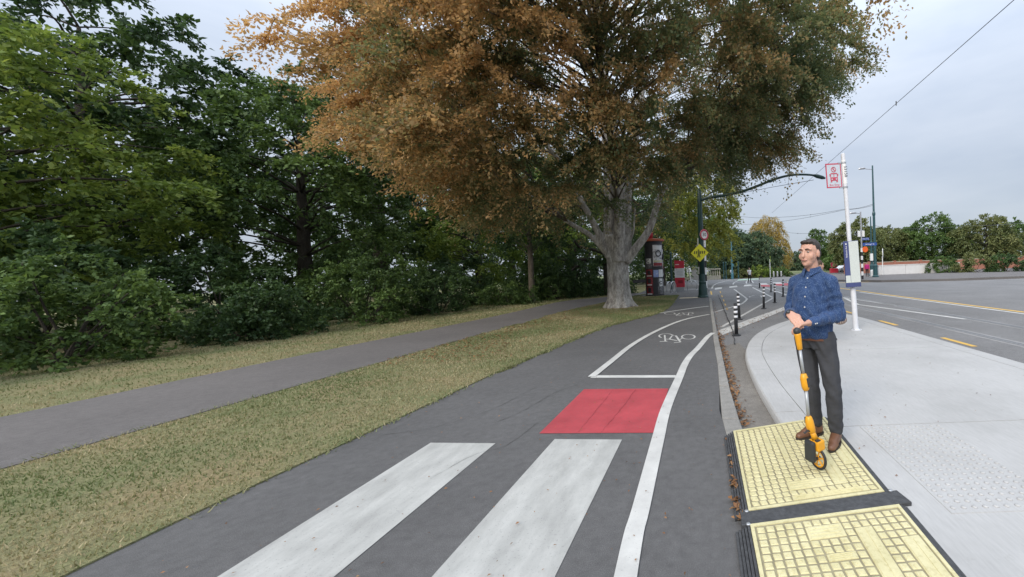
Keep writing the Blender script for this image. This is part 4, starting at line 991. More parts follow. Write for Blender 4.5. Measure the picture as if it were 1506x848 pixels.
for i in range(5): MB().box((random.uniform(-.06, .06), -.063, 1.15+.11*i), (.46, .006, .03)).build('print_line', M_['grey_metal'], it)
MB().box((-.15, -.063, 1.98), (.28, .006, .05)).build('print_line', M_['paper'], it); MB().box((0.05, -.063, .72), (.34, .006, .22)).build('print_patch', simple('dark_red_print', (.22, .012, .02), .5), it)
# ---------------- steel bike hoops
for i, (px, py, lab) in enumerate([(1018, 426.5, 'steel bike hoop standing between information board and green pole'), (985, 430.5, 'steel bike hoop right of the poster column'), (990.5, 430.5, 'second steel bike hoop, next to the red board')]):
    q = P(px, py, 0); t = thing('bike_hoop', lab, 'bike rack', (q.x, q.y, 0), R(4 if i == 0 else 62), group='bike hoops on the plaza')
    pts_ = [(-.36, 0, -.05), (-.36, 0, .45)]+[(-.36*math.cos(R(a)), 0, .45+.33*math.sin(R(a))) for a in range(15, 180, 15)]+[(.36, 0, .45), (.36, 0, -.05)]
    MB().tube(pts_, .026, 8).build('hoop', M_['galv'], t, smooth=True)
    for x in (-.36, .36): MB().lathe([(.06, 0), (.06, .01), (.03, .012)], 12, (x, 0, 0)).build('foot_plate', M_['galv'], t)
# ---------------- dark bench and a slim green post behind the column
bq = P(941, 427.5, 0); t = thing('park_bench', 'low black bench left of the poster column', 'bench', (bq.x, bq.y+3.0, 0.0), R(4))
for k in range(4): MB().box((0, -.2+.13*k, .46), (2.1, .11, .05)).build('slat', M_['black'], t)
MB().box((0, .32, .72), (2.1, .04, .3)).build('backrest', M_['black'], t)
for x in (-.9, .9): MB().box((x, 0, .22), (.08, .5, .44)).build('leg', M_['black'], t)
gq = PD(988, 418, 33); t = thing('green_post', 'slim dark green post behind the information board', 'post', (gq.x, gq.y, 0))
MB().lathe([(.12, 0), (.12, .3), (.09, .34), (.085, 2.2), (.08, 2.9)], 14).build('shaft', M_['darkteal'], t); MB().lathe([(.08, 2.9), (.12, 2.93), (.1, 3.05), (.001, 3.12)], 14).build('cap', M_['darkteal'], t)
wq = PD(1012, 402, 46); t = thing('leaning_marker', 'thin white marker post leaning in front of the stone pillar', 'post', (wq.x+.2, wq.y, 0))
MB().tube([(.15, 0, 0), (-.15, 0, 1.9)], .045, 8).build('shaft', M_['white'], t); MB().tube([(.17, 0, 0), (.15, 0, .12)], .07, 8).build('foot', M_['grey_metal'], t)
# ================================================================== YELLOW RAMP MATS
MZ = 0.055
yel, t_, b_ = newmat('yellow_mat')
f = noise(t_, 6, 6, .7, world=True); c_ = ramp(t_, f, [(0.3, (0.55, 0.50, 0.27)), (0.55, (0.64, 0.585, 0.34)), (0.75, (0.69, 0.64, 0.40))])
d_ = ramp(t_, noise(t_, 38, 5, .75, world=True), [(0.36, (0.84, 0.82, 0.76)), (0.5, (1, 1, 1))])
t_.links.new(mixc(t_, 1.0, c_, d_, 'MULTIPLY'), b_.inputs['Base Color']); b_.inputs['Roughness'].default_value = .6
ygap = simple('yellow_mat_grooves', (0.27, 0.24, 0.15), 0.8, 0.25, 14, world=True)
rub = simple('black_rubber_edging', (0.058, 0.060, 0.063), 0.75, 0.35, 30, bmp=.3, bscale=120, world=True)
def bil(q, u, v): return q[0].lerp(q[1], u).lerp(q[3].lerp(q[2], u), v)
A0, A1, A2, A3 = P(1101, 750.5, MZ), P(1300.7, 722, MZ), P(1212, 612.5, MZ), P(1078.4, 633.2, MZ)
qa = [A0, A1, A2, A3]
gap = (A0-A3).normalized()*0.125; dn = (A0-A3)
B3, B2 = P(1103.3, 770.5, MZ), P(1322, 741, MZ); qb = [B3+dn*1.0, B2+(A1-A2)*1.0, B2, B3]
def stud_mesh():
    a, b, h = .0212, .0170, .0055
    mb = MB(); mb.add([(-a, -a, 0), (a, -a, 0), (a, a, 0), (-a, a, 0), (-b, -b, h), (b, -b, h), (b, b, h), (-b, b, h)], [(4, 5, 6, 7), (0, 1, 5, 4), (1, 2, 6, 5), (2, 3, 7, 6), (3, 0, 4, 7)])
    mb.lathe([(.0045, h-.0005), (.004, h+.002), (.001, h+.0024)], 6); return mb.mesh('stud', yel)
SM = stud_mesh()
def mat_thing(label, q, bars, seed):
    g = random.Random(seed); o0 = (q[0]+q[1]+q[2]+q[3])/4
    t = thing('ramp_mat', label, 'rubber mat', (o0.x, o0.y, 0), group='yellow ramp mats across the gutter'); off = Vector((o0.x, o0.y, 0))
    L = lambda p: p-off
    MB().prism([(L(p).x, L(p).y) for p in q], MZ-.03, MZ-.004).build('plate', ygap, t)
    # flat rim
    for (u0, v0, u1, v1) in ((0, 0, 1, .02), (0, .98, 1, 1), (0, .0201, .022, .9799), (.978, .0201, 1, .9799)):
        cs_ = [bil(q, u0, v0), bil(q, u1, v0), bil(q, u1, v1), bil(q, u0, v1)]
        MB().prism([(L(p).x, L(p).y) for p in cs_], MZ-.006, MZ+.001).build('rim', yel, t)
    W_ = (q[1]-q[0]).length; H_ = (q[3]-q[0]).length; nu = int((W_-.05)/.0515); nv = int((H_-.05)/.0525)
    ang = math.atan2((q[1]-q[0]).y, (q[1]-q[0]).x); n = 0
    su = lambda u: .03+.94*round((u-.03)/.94*nu)/nu
    sv = lambda v: .028+.944*round((v-.028)/.944*nv)/nv
    bars = [(su(b[0])+.004, sv(b[1])+.003, max(su(b[2]), su(b[0])+.94/nu)-.004, max(sv(b[3]), sv(b[1])+.944/nv)-.003, b[4]) for b in bars]
    for j in range(nv):
        for i in range(nu):
            u, v = .03+.94*(i+.5)/nu, .028+.944*(j+.5)/nv
            if any(b[0] < u < b[2] and b[1] < v < b[3] for b in bars): continue
            p = L(bil(q, u, v)); s = link('stud', SM, t, (p.x, p.y, MZ-.004+g.uniform(-.0008, .0004)), (0, 0, ang+g.uniform(-.03, .03))); n += 1
    for (u0, v0, u1, v1, kind) in bars:
        cs_ = [L(bil(q, a, b)) for a, b in ((u0, v0), (u1, v0), (u1, v1), (u0, v1))]
        pn = MB().prism([(p.x, p.y) for p in cs_], MZ-.006, MZ+.0012).build('raised_panel', yel, t, bevel=.002)
        k = 2 if kind == 'long' else 4
        for r_ in range(k):
            if kind == 'long':
                a0, a1 = u0+(u1-u0)*(r_+.12)/k, u0+(u1-u0)*(r_+.88)/k; z_ = (a0, v0+.02, a1, v1-.02)
            else:
                a0, a1 = v0+(v1-v0)*(r_+.2)/k, v0+(v1-v0)*(r_+.8)/k; z_ = (u0+.015, a0, u1-.015-g.uniform(0, .1)*(u1-u0), a1)
            cs2 = [L(bil(q, a, b)) for a, b in ((z_[0], z_[1]), (z_[2], z_[1]), (z_[2], z_[3]), (z_[0], z_[3]))]
            MB().prism([(p.x, p.y) for p in cs2], MZ, MZ+.0040).build('rib', yel, pn, bevel=.0015)
    # ridged rubber edging on both long sides
    ux = (q[1]-q[0]).normalized()
    for side, (e0, e1) in ((-1, (q[0], q[3])), (1, (q[1], q[2]))):
        o = ux*side; wd = .085
        for k in range(5):
            a = e0+o*(.003+wd*k/5); b = e1+o*(.003+wd*k/5); a2 = e0+o*(.003+wd*(k+.8)/5); b2 = e1+o*(.003+wd*(k+.8)/5)
            zt = MZ-.004-(.0085*k)
            MB().prism([(L(p).x, L(p).y) for p in (a, a2, b2, b)], -.0, zt).build('edging_rib', rub, t)
        a = e0+o*.002; b = e1+o*.002; a2 = e0+o*(wd); b2 = e1+o*(wd)
        MB().prism([(L(p).x, L(p).y) for p in (a, a2, b2, b)], -.0, .012).build('edging', rub, t)
    MB().prism([(L(bil(q, u, v)).x, L(bil(q, u, v)).y) for u, v in ((.01, .01), (.99, .01), (.99, .99), (.01, .99))], .032, MZ-.031).build('underlay', rub, t)
    return n
bars1 = [(.665, .10, .765, .52, 'long'), (.87, .30, .955, .72, 'long'), (.40, .46, .45, .80, 'long'), (.34, .10, .60, .21, 'text'), (.145, .30, .18, .50, 'long'), (.34, .026, .90, .062, 'text'), (.26, .62, .31, .78, 'text'), (.72, .62, .80, .95, 'long')]
n1 = mat_thing("yellow studded ramp mat under the man's brown shoes", qa, bars1, 1)
bars2 = [(.62, .45, .73, .90, 'long'), (.86, .30, .95, .80, 'long'), (.35, .85, .53, .905, 'text'), (.37, .70, .58, .76, 'text'), (.145, .30, .18, .5, 'long')]
n2 = mat_thing('yellow studded ramp mat nearest the camera, cut by the photo edge', qb, bars2, 2)
jo = (A0+B3+B2+A1)/4; ux = (A1-A0).normalized()
jt = thing('joining_strip', 'black rubber strip joining the two yellow mats', 'rubber strip', (jo.x, jo.y, 0)); off = Vector((jo.x, jo.y, 0))
c4 = [B3-ux*.05+Vector((0, .003, 0)), B2+ux*.09+Vector((0, .003, 0)), A1+ux*.085-Vector((0, .003, 0)), A0-ux*.05-Vector((0, .003, 0))]
MB().prism([((p-off).x, (p-off).y) for p in c4], .0, MZ-.001).build('strip', rub, jt, bevel=.004)
for k, p in enumerate([B3-ux*.03, A0-ux*.032, A1+ux*.06]):
    p = p.lerp(jo, .04)-off
    MB().lathe([(.013, MZ-.002), (.013, MZ+.003), (.009, MZ+.007), (.001, MZ+.008)], 10, (p.x, p.y, 0)).build('bolt', M_['galv'], jt, smooth=False)

# white tactile domes on the island
tp_ = MB().box((1.80, 2.95, ISZ+.001), (.72, 1.30, .006)).build('tactile_pad', M_['concrete'], isl)
dome = MB().lathe([(.0165, 0), (.0150, .004), (.0105, .0075), (.001, .008)], 10).mesh('tactile_dome', M_['concrete'], True)
for i in range(11):
    for j in range(20): link('tactile_dome', dome, isl, (1.48+.064*i, 2.35+.063*j, ISZ+.0038))

# ================================================================== MEASURING WHEEL
yp = simple('yellow_orange_plastic', (0.72, 0.33, 0.015), 0.4, 0.08, 6); gshaft = simple('grey_shaft', (0.40, 0.42, 0.44), 0.4, 0.08, 6, metal=.3)
dkp = simple('dark_grey_plastic', (0.03, 0.033, 0.035), 0.5, 0.15, 10)
wc = P(1203.5, 690, MZ+.006); WC = Vector((wc.x, wc.y, MZ+.006)); HT = PD(1171.5, 484, WC.y-.005)
mw = thing('measuring_wheel', 'yellow and grey measuring wheel held upright by the man', 'measuring wheel', WC)
htop = HT-WC; WR = .080
nrm = Vector((-.87, -.48, 0)); tdir = Vector((.48, -.87, 0)); hub = Vector((0, 0, WR))
Mw = Matrix((tdir, Vector((0, 0, 1)), nrm)).transposed()      # wheel plane axes: x = rolling, y = up, z = axle
MB().ring(hub, WR-.010, .010, Mw, 32, 8).build('tyre', M_['black'], mw, smooth=True)
mb = MB().ring(hub, WR-.022, .006, Mw, 28, 6); rimo = mb.build('rim', yp, mw, smooth=True)
for k in range(6):
    a = R(60*k+15); d = tdir*math.cos(a)+Vector((0, 0, 1))*math.sin(a)
    MB().tube([hub+d*.01, hub+d*(WR-.022)], .0055, 6).build('spoke', yp, rimo)
MB().tube([hub-nrm*.02, hub+nrm*.05], .011, 10).build('axle', dkp, mw)
# black counter housing left of the wheel and yellow body above
axis = (htop-Vector((0, 0, .2))).normalized()
def P2(px, py, dy=0.0): return PD(px, py, WC.y+dy)-WC
hl = P2(1191.5, 663, -.01)
MB().box(hl, (.040, .085, .145), M=Matrix.Rotation(R(29), 3, 'Z')).build('fork_arm', dkp, mw, bevel=.014)
cb_ = P2(1202, 653, 0); MB().box(cb_, (.072, .085, .075), M=Matrix.Rotation(R(29), 3, 'Z') @ Matrix.Rotation(R(-6), 3, 'Y')).build('counter_box', yp, mw, bevel=.012)
MB().box(cb_+Vector((-.005, -.03, .0385)), (.035, .022, .008), R(29)).build('counter_window', dkp, mw)
n0 = P2(1198.5, 645); n1_ = P2(1194.5, 634); n2_ = P2(1191.5, 626); n3_ = P2(1189, 613)
MB().tube([n0, n1_], [.024, .018], 12).build('neck', yp, mw, smooth=True)
MB().tube([n1_+(n2_-n1_)*-.3, n1_, n2_, n2_.lerp(n3_, .55), n3_, n3_+(n3_-n2_)*.12], [.016, .026, .032, .030, .023, .016], 12).build('lower_joint', yp, mw, smooth=True)
MB().tube([n1_.lerp(n2_, .0), P2(1187, 633, -.03), P2(1183.5, 637, -.04), P2(1182, 635, -.04)], [.008, .007, .006, .005], 7).build('kick_stand', dkp, mw, smooth=True)
MB().box(P2(1185.7, 618, -.0), (.012, .03, .045), R(20)).build('latch', dkp, mw, bevel=.003)
c0, c1 = P2(1185.5, 573), P2(1181.5, 550)
MB().tube([n3_, c0], .0125, 12).build('lower_shaft', gshaft, mw, smooth=True)
MB().tube([c0+(c1-c0)*-.05, c0, c0.lerp(c1, .25), c0.lerp(c1, .75), c1, c1+(c1-c0)*.05], [.012, .022, .029, .029, .021, .012], 12).build('upper_joint', yp, mw, smooth=True)
MB().box(c0.lerp(c1, .5)+Vector((.018, -.022, 0)), (.016, .012, .065), M=Matrix.Rotation(R(-10), 3, 'Y')).build('latch', dkp, mw, bevel=.003)
g0, g1 = P2(1176.5, 514), P2(1172.6, 489)
MB().tube([c1, g0], .0115, 12).build('upper_shaft', gshaft, mw, smooth=True)
MB().tube([g0, g0.lerp(g1, .06), g0.lerp(g1, .4), g0.lerp(g1, .85), g1], [.014, .019, .021, .024, .024], 14).build('grip', yp, mw, smooth=True)
MB().tube([g1, g1.lerp(htop, .4), htop, htop+(htop-g1).normalized()*.012], [.025, .027, .024, .008], 14).build('knob', dkp, mw, smooth=True)

# ================================================================== PEOPLE
def skinmat(name, col):
    m, t, b = newmat(name); f = noise(t, 30, 4, .6)
    t.links.new(ramp(t, f, [(0.3, tuple(c*.95 for c in col)), (0.7, tuple(min(1, c*1.04) for c in col))]), b.inputs['Base Color'])
    bump(t, b, noise(t, 260, 3, .6), .12, .002); b.inputs['Roughness'].default_value = .6; b.inputs['Subsurface Weight'].default_value = .12; b.inputs['Subsurface Radius'].default_value = (.01, .004, .002); b.inputs['Subsurface Scale'].default_value = .5; return m
SKIN = skinmat('light_skin', (0.56, 0.32, 0.235)); SKIN2 = skinmat('tan_skin', (0.46, 0.27, 0.19))
def dotshirt():
    m, t, b = newmat('navy_dotted_shirt'); v = t.nodes.new('ShaderNodeTexCoord').outputs['Object']
    vo = t.nodes.new('ShaderNodeTexVoronoi'); vo.inputs['Scale'].default_value = 112; vo.inputs['Randomness'].default_value = .45; t.links.new(v, vo.inputs['Vector'])
    base = ramp(t, noise(t, 5, 4, .6), [(0.3, (0.018, 0.042, 0.112)), (0.7, (0.030, 0.064, 0.160))])
    dots = ramp(t, vo.outputs['Distance'], [(0.22, (1, 1, 1)), (0.38, (0, 0, 0))])
    t.links.new(mixc(t, dots, base, (0.115, 0.175, 0.30)), b.inputs['Base Color']); b.inputs['Roughness'].default_value = .8; b.inputs['Specular IOR Level'].default_value = .2
    b.inputs['Sheen Weight'].default_value = .1
    bump(t, b, noise(t, 7, 3, .55, stretch=(1, 1, 1.6)), .55, .03); return m
def cloth(name, col, var=.15):
    m, t, b = newmat(name); f = noise(t, 9, 5, .6)
    t.links.new(ramp(t, f, [(0.3, tuple(c*(1-var) for c in col)), (0.7, tuple(min(1, c*(1+var)) for c in col))]), b.inputs['Base Color'])
    b.inputs['Roughness'].default_value = .85; b.inputs['Specular IOR Level'].default_value = .2; bump(t, b, noise(t, 7, 3, .5, stretch=(1, 1, 1.3)), .8, .02); return m
def loft(mb, rings, n=20):
    vs = []; fs = []
    for (z, a, b, oy) in rings:
        for k in range(n):
            th = 2*math.pi*k/n; c, s = math.cos(th), math.sin(th)
            vs.append((a*math.copysign(abs(c)**.85, c), oy+b*math.copysign(abs(s)**.85, s), z))
    for i in range(len(rings)-1):
        for k in range(n): fs.append((i*n+k, i*n+(k+1) % n, (i+1)*n+(k+1) % n, (i+1)*n+k))
    fs.append(tuple(reversed(range(n)))); fs.append(tuple(range((len(rings)-1)*n, len(rings)*n))); mb.add(vs, fs)
def hand(mb, W, K, S, D, r=.0090):
    W, K, S, D = Vector(W), Vector(K), Vector(S).normalized(), Vector(D).normalized(); Fv = (K-W).normalized()
    for i in range(4):
        b = K+S*((i-1.5)*.0212); mb.cone(W+S*((i-1.5)*.011), b, .017, .0125, 8)
        ln = (.95, 1.06, 1.0, .80)[i]; p = b
        for l_, (fa, da) in zip((.040, .026, .020), ((.85, .45), (.25, .95), (-.35, .9))):
            q = p+(Fv*fa+D*da).normalized()*l_*ln; mb.cone(p, q, r, r*.93, 8); p = q
    b = W.lerp(K, .35)-S*.026; p = b; mb.cone(W.lerp(K, .2)-S*.008, b, .017, .014, 8)
    for l_, dv in zip((.036, .028), (Fv*.7-S*.55+D*.4, Fv*.75-S*.05+D*.65)):
        q = p+dv.normalized()*l_; mb.cone(p, q, .0115, .0098, 8); p = q
def head_parts(mb, hc, s=1.0, M=None):
    M = M or Matrix.Identity(3); E = lambda c, r: mb.sphere(Vector(hc)+M @ (Vector(c)*s), tuple(k*s for k in r), M, 16, 12)
    E((0, .012, .028), (.076, .094, .088)); E((0, -.022, -.022), (.066, .074, .082)); E((0, -.040, -.072), (.046, .048, .040)); E((0, -.068, -.090), (.022, .020, .018))
    mb.cone(Vector(hc)+M @ (Vector((0, -.090, .014))*s), Vector(hc)+M @ (Vector((0, -.106, -.026))*s), .008*s, .0125*s, 8)
    for sx in (-1, 1):
        E((sx*.074, .012, -.008), (.011, .020, .030)); E((sx*.032, -.074, .030), (.028, .014, .012)); E((sx*.038, -.056, -.026), (.028, .024, .030))
    E((0, -.092, -.058), (.024, .012, .010))
def person(name, label, loc, rotz, H, J, mats, voxel=.006, hands=None, extra=None, group=None, short=False, cat='person', female=False):
    """J: joints in the person's own space for a height of 1.75: facing -Y, own left is +X"""
    t = thing(name, label, cat, loc, rotz, group); s = H/1.75; t.scale = (s, s, s)
    J = {k: Vector(v) for k, v in J.items()}
    # continuous skin surface
    b = MB(); hc = J['head']; head_parts(b, hc, 1.0, J.get('headM') and None)
    b.cone(hc+Vector((0, .012, -.06)), J['neck'], .054, .060)
    loft(b, [(.90, .14, .10, 0), (1.1, .14, .10, 0), (1.28, .155, .10, 0), (1.38, .14, .08, .005), (1.42, .06, .055, .008)])
    for k in 'LR':
        b.cone(J['sh'+k], J['el'+k], .048, .038); b.cone(J['el'+k], J['wr'+k], .038, .026)
        b.cone(J['hip'+k], J['kn'+k], .074, .047); b.cone(J['kn'+k], J['an'+k], .047, .030)
        b.cone(J['an'+k], J['an'+k].lerp(J['toe'+k], .75)+Vector((0, 0, -.008)), .029, .016); b.cone(J['an'+k], J['heel'+k], .029, .026)
        if hands and k in hands: hand(b, J['wr'+k], *hands[k])
        else:
            d = (J['wr'+k]-J['el'+k]).normalized(); sd = Vector((0, 1, 0)) if k == 'R' else Vector((0, -1, 0))
            hand(b, J['wr'+k], J['wr'+k]+d*.085, Vector((0, 1, 0)), Vector((1 if k == 'R' else -1, -.3, 0)))
    b.remesh('body', mats['skin'], voxel, t, 2)
    return t, J, hc
STAND = dict(head=(0, -.03, 1.62), neck=(0, .012, 1.44), shL=(.178, .005, 1.40), shR=(-.178, .005, 1.40), elL=(.23, .03, 1.10), elR=(-.23, .03, 1.10), wrL=(.24, -.04, .85), wrR=(-.24, -.04, .85),
             hipL=(.09, 0, .92), hipR=(-.09, 0, .92), knL=(.10, -.02, .50), knR=(-.10, -.02, .50), anL=(.10, .02, .09), anR=(-.10, .02, .09), toeL=(.13, -.16, .035), toeR=(-.13, -.16, .035), heelL=(.10, .05, .04), heelR=(-.10, .05, .04))

# ---------------- the man in the dotted shirt
GZ = MZ+.006; TH = R(-45); MC = Vector((.955, 3.27, GZ)); s_m = 1.70/1.75
inv = lambda w_: (Matrix.Rotation(-TH, 3, 'Z') @ (Vector(w_)-MC))/s_m
J = dict(STAND); J['head'] = (0, -.035, 1.590); J['neck'] = (0, .012, 1.42); J['shL'] = (.160, .005, 1.352); J['shR'] = (-.165, .005, 1.352)
Jw = dict(elL=(1.118, 3.15, 1.105), wrL=(.835, 2.995, 1.075), elR=(.80, 3.43, 1.10), wrR=(.722, 3.10, 1.135), knL=(1.065, 3.17, .50), knR=(.935, 3.32, .50), anL=(1.095, 3.225, GZ+.085), anR=(.985, 3.40, GZ+.085),
          toeL=(1.0, 3.07, GZ+.03), toeR=(.80, 3.315, GZ+.03), heelL=(1.115, 3.26, GZ+.04), heelR=(1.01, 3.41, GZ+.04))
for k, v in Jw.items(): J[k] = inv(v)
J['hipL'] = (.085, 0, .92); J['hipR'] = (-.085, 0, .92)
hw = lambda v: Matrix.Rotation(-TH, 3, 'Z') @ Vector(v)
hands = {'L': (inv((.755, 2.955, 1.068)), hw((.35, -.85, .25)), hw((-.15, .1, -1))), 'R': (inv((.745, 3.005, 1.10)), hw((-.75, -.1, -.5)), hw((.35, -.65, -.75)))}
man, J, hc = person('person', 'man in navy dotted shirt and charcoal trousers leaning on a measuring wheel', MC, TH, 1.70, J, dict(skin=SKIN), .0044, hands)
shirtm = dotshirt(); trm = cloth('charcoal_trousers', (0.055, 0.057, 0.064)); leather = simple('brown_leather', (0.15, 0.068, 0.035), 0.45, 0.25, 14, bmp=.15); solem = simple('dark_sole', (0.03, 0.022, 0.018), .7)
def folds(amp, fz=38, centers=()):
    def fn(me):
        n = len(me.vertices); co = np.zeros(n*3, dtype=np.float32); no = np.zeros(n*3, dtype=np.float32)
        me.vertices.foreach_get('co', co); me.vertices.foreach_get('normal', no); co = co.reshape(-1, 3); no = no.reshape(-1, 3)
        x, y, z = co.T.astype(float); k = np.zeros(n)
        for (c, rad, a, fr, dirv) in centers:
            dd = np.sqrt((x-c[0])**2+(y-c[1])**2+(z-c[2])**2); ph = (x*dirv[0]+y*dirv[1]+z*dirv[2])*fr
            k += a*np.exp(-(dd/rad)**2)*np.sin(ph+3*np.sin(x*9+y*7)+1.2*np.sin(z*13))
        k += amp*(np.sin(z*fz*.35+6*np.sin(x*8+y*5))*np.sin(x*21+y*17+z*6))
        co += no*k[:, None].astype(np.float32); me.vertices.foreach_set('co', co.ravel()); me.update()
    return fn
sb = MB()
loft(sb, [(.885, .160, .122, -.004), (.93, .160, .130, -.012), (1.0, .160, .134, -.018), (1.1, .160, .133, -.018), (1.2, .165, .130, -.012), (1.29, .170, .122, -.004), (1.35, .160, .106, .004), (1.40, .118, .086, .010), (1.44, .075, .070, .014), (1.465, .064, .062, .010)], 28)
for k in 'LR':
    wr = J['wr'+k]; el = J['el'+k]; d = (wr-el).normalized()
    sb.cone(J['sh'+k]+Vector((0, 0, -.02)), J['sh'+k].lerp(el, .55), .066, .059); sb.cone(J['sh'+k].lerp(el, .5), el, .060, .055); sb.cone(el, el.lerp(wr, .6), .055, .046); sb.cone(el.lerp(wr, .5), wr-d*.035, .047, .037)
    sb.cone(Vector((0.04 if k == 'L' else -.04, .01, 1.385)), J['sh'+k]+Vector((0, 0, -.01)), .064, .064)
dA = (J['wrL']-J['elL']).normalized(); dU = (J['elL']-J['shL']).normalized()
cen = [(J['elL'], .12, .009, 95, dA), (J['elL'].lerp(J['shL'], .4), .12, .006, 80, dU), (J['elR'], .13, .008, 85, (0, 0, 1)), (J['shL']+Vector((-.05, -.07, -.10)), .13, .008, 75, (.75, .2, .6)), (J['shR']+Vector((.05, -.07, -.10)), .13, .007, 75, (-.75, .2, .6)),
       (Vector((.05, -.13, 1.03)), .16, .007, 70, (.6, 0, .8)), (Vector((-.06, -.13, .96)), .14, .007, 75, (-.4, 0, .9)), (J['elL'].lerp(J['wrL'], .6), .10, .005, 110, dA)]
shirt = sb.remesh('shirt', shirtm, .0065, man, 4, folds(.0024, 38, cen))
mb = MB()
for a0, a1 in ((R(-80), R(75)), (R(105), R(260))):
    vs = []; fs = []
    for i in range(13):
        a = a0+(a1-a0)*i/12
        for (rr, z) in ((.064, 1.478), (.070, 1.462-.012*math.cos(a+R(90))), (.082, 1.440-.02*max(0, math.cos(a+R(90))))): vs.append((rr*math.cos(a), rr*math.sin(a)+.006, z))
    for i in range(12):
        for k in range(2): fs.append((i*3+k, (i+1)*3+k, (i+1)*3+k+1, i*3+k+1))
    mb.add(vs, fs)
mb = MB(); vs = []; fs = []
for i in range(33):
    a = R(-90)+R(16)+(R(328))*i/32; fr_ = max(0, math.cos(a+R(90)))
    for (rr, z) in ((.060, 1.445-.006*fr_), (.062, 1.478-.016*fr_), (.068, 1.476-.016*fr_), (.084+.008*fr_, 1.434-.040*fr_**3)): vs.append((rr*math.cos(a), rr*math.sin(a)*1.0+.004-.012*fr_, z))
for i in range(32):
    for k in range(3): fs.append((i*4+k, (i+1)*4+k, (i+1)*4+k+1, i*4+k+1))
mb.add(vs, fs); mb.build('collar', shirtm, man, smooth=True)
btn = simple('pale_button', (.55, .55, .55), .4)
for i, z in enumerate((1.385, 1.31, 1.235, 1.15, 1.065, .985)):
    yb = -np.interp(z, [.93, 1.0, 1.1, 1.2, 1.29, 1.35, 1.40], [.142, .152, .151, .142, .126, .102, .078])
    MB().lathe([(.0062, 0), (.0062, .003), (.004, .0035), (.001, .003)], 10).build('button', btn, man, loc=(.004, yb-.001, z), rot=(R(90), 0, 0))
for k in 'L':
    d = (J['wrL']-J['elL']).normalized()
    for m_ in (.045, .062):
        p = J['wrL']-d*m_+hw((.25, -.95, -.25)).normalized()*.041; MB().sphere(p, .0055, None, 8, 6).build('cuff_button', btn, man)
# placket
mb = MB(); vs = []
for i, z in enumerate(np.linspace(.90, 1.43, 16)):
    yb = -np.interp(z, [.885, .93, 1.0, 1.1, 1.2, 1.3, 1.37, 1.42], [.126, .144, .155, .155, .146, .130, .108, .082])-.0005
    vs += [(-.012, yb, z), (.020, yb, z)]
# trousers
tb_ = MB(); loft(tb_, [(.80, .150, .105, .005), (.84, .160, .112, .004), (.90, .162, .116, .0), (.945, .158, .116, -.004)], 24)
for k in 'LR':
    tb_.cone(J['hip'+k]+Vector((0, .005, -.04)), J['kn'+k], .098, .070); tb_.cone(J['kn'+k], J['kn'+k].lerp(J['an'+k], .7), .070, .062); tb_.cone(J['kn'+k].lerp(J['an'+k], .66), J['an'+k]+Vector((0, 0, .03)), .062, .060)
cen = [(J['knL'], .13, .0045, 70, (.6, .5, .65)), (J['knR'], .13, .0045, 70, (-.6, .5, .65)), (J['anL']+Vector((0, 0, .08)), .09, .005, 100, (.5, .2, .8)), (J['anR']+Vector((0, 0, .08)), .09, .005, 100, (-.5, .2, .8)), (Vector((0.03, -.09, .80)), .12, .008, 85, (.75, 0, .65)), (J['hipL'].lerp(J['knL'], .5), .16, .005, 60, (.6, .2, .7))]
tb_.remesh('trousers', trm, .0065, man, 4, folds(.0022, 30, cen))
beltm = simple('brown_belt', (0.13, 0.05, 0.025), .45)
mb = MB(); vs = []; fs = []
for i in range(36):
    a = 2*math.pi*i/36
    for (rr, z) in ((.96, .900), (1.0, .900), (1.0, .926), (.96, .926)): vs.append((.168*rr*math.cos(a), .122*rr*math.sin(a)-.003, z-.028))
for i in range(36):
    for k in range(4): fs.append((i*4+k, ((i+1) % 36)*4+k, ((i+1) % 36)*4+(k+1) % 4, i*4+(k+1) % 4))
mb.add(vs, fs); mb.build('belt', beltm, man)
for k in 'LR':
    h_, t2 = J['heel'+k], J['toe'+k]; d = (t2-h_); d.z = 0; d.normalize(); sd = Vector((-d.y, d.x, 0)); z0 = .012
    def shp(me):
        n = len(me.vertices); co = np.zeros(n*3, dtype=np.float32); me.vertices.foreach_get('co', co); co = co.reshape(-1, 3); co[:, 2] = np.maximum(co[:, 2], .013); me.vertices.foreach_set('co', co.ravel()); me.update()
    q = MB(); bz = lambda f_, z: Vector((h_.x, h_.y, 0))+d*f_+Vector((0, 0, z))
    q.cone(bz(0, .045), bz(.09, .045), .040, .043); q.cone(bz(.0, .085), bz(.055, .075), .038, .040); q.cone(bz(.06, .07), bz(.15, .035), .042, .040); q.cone(bz(.14, .028), bz(.215, .020), .042, .032); q.cone(bz(.02, .06), bz(.02, .11), .040, .044)
    sh = q.remesh('shoe', leather, .006, man, 4, shp)
    so = MB(); pl = []
    for a in range(0, 360, 15):
        f_ = .10+.152*math.cos(R(a)); wdt = .047-.010*max(0, math.cos(R(a)))**2-.004*max(0, -math.cos(R(a))); p = Vector((h_.x, h_.y, 0))+d*f_+sd*(wdt*math.sin(R(a))); pl.append((p.x, p.y))
    so.prism(pl, -.004, .015); so.build('sole', solem, sh)
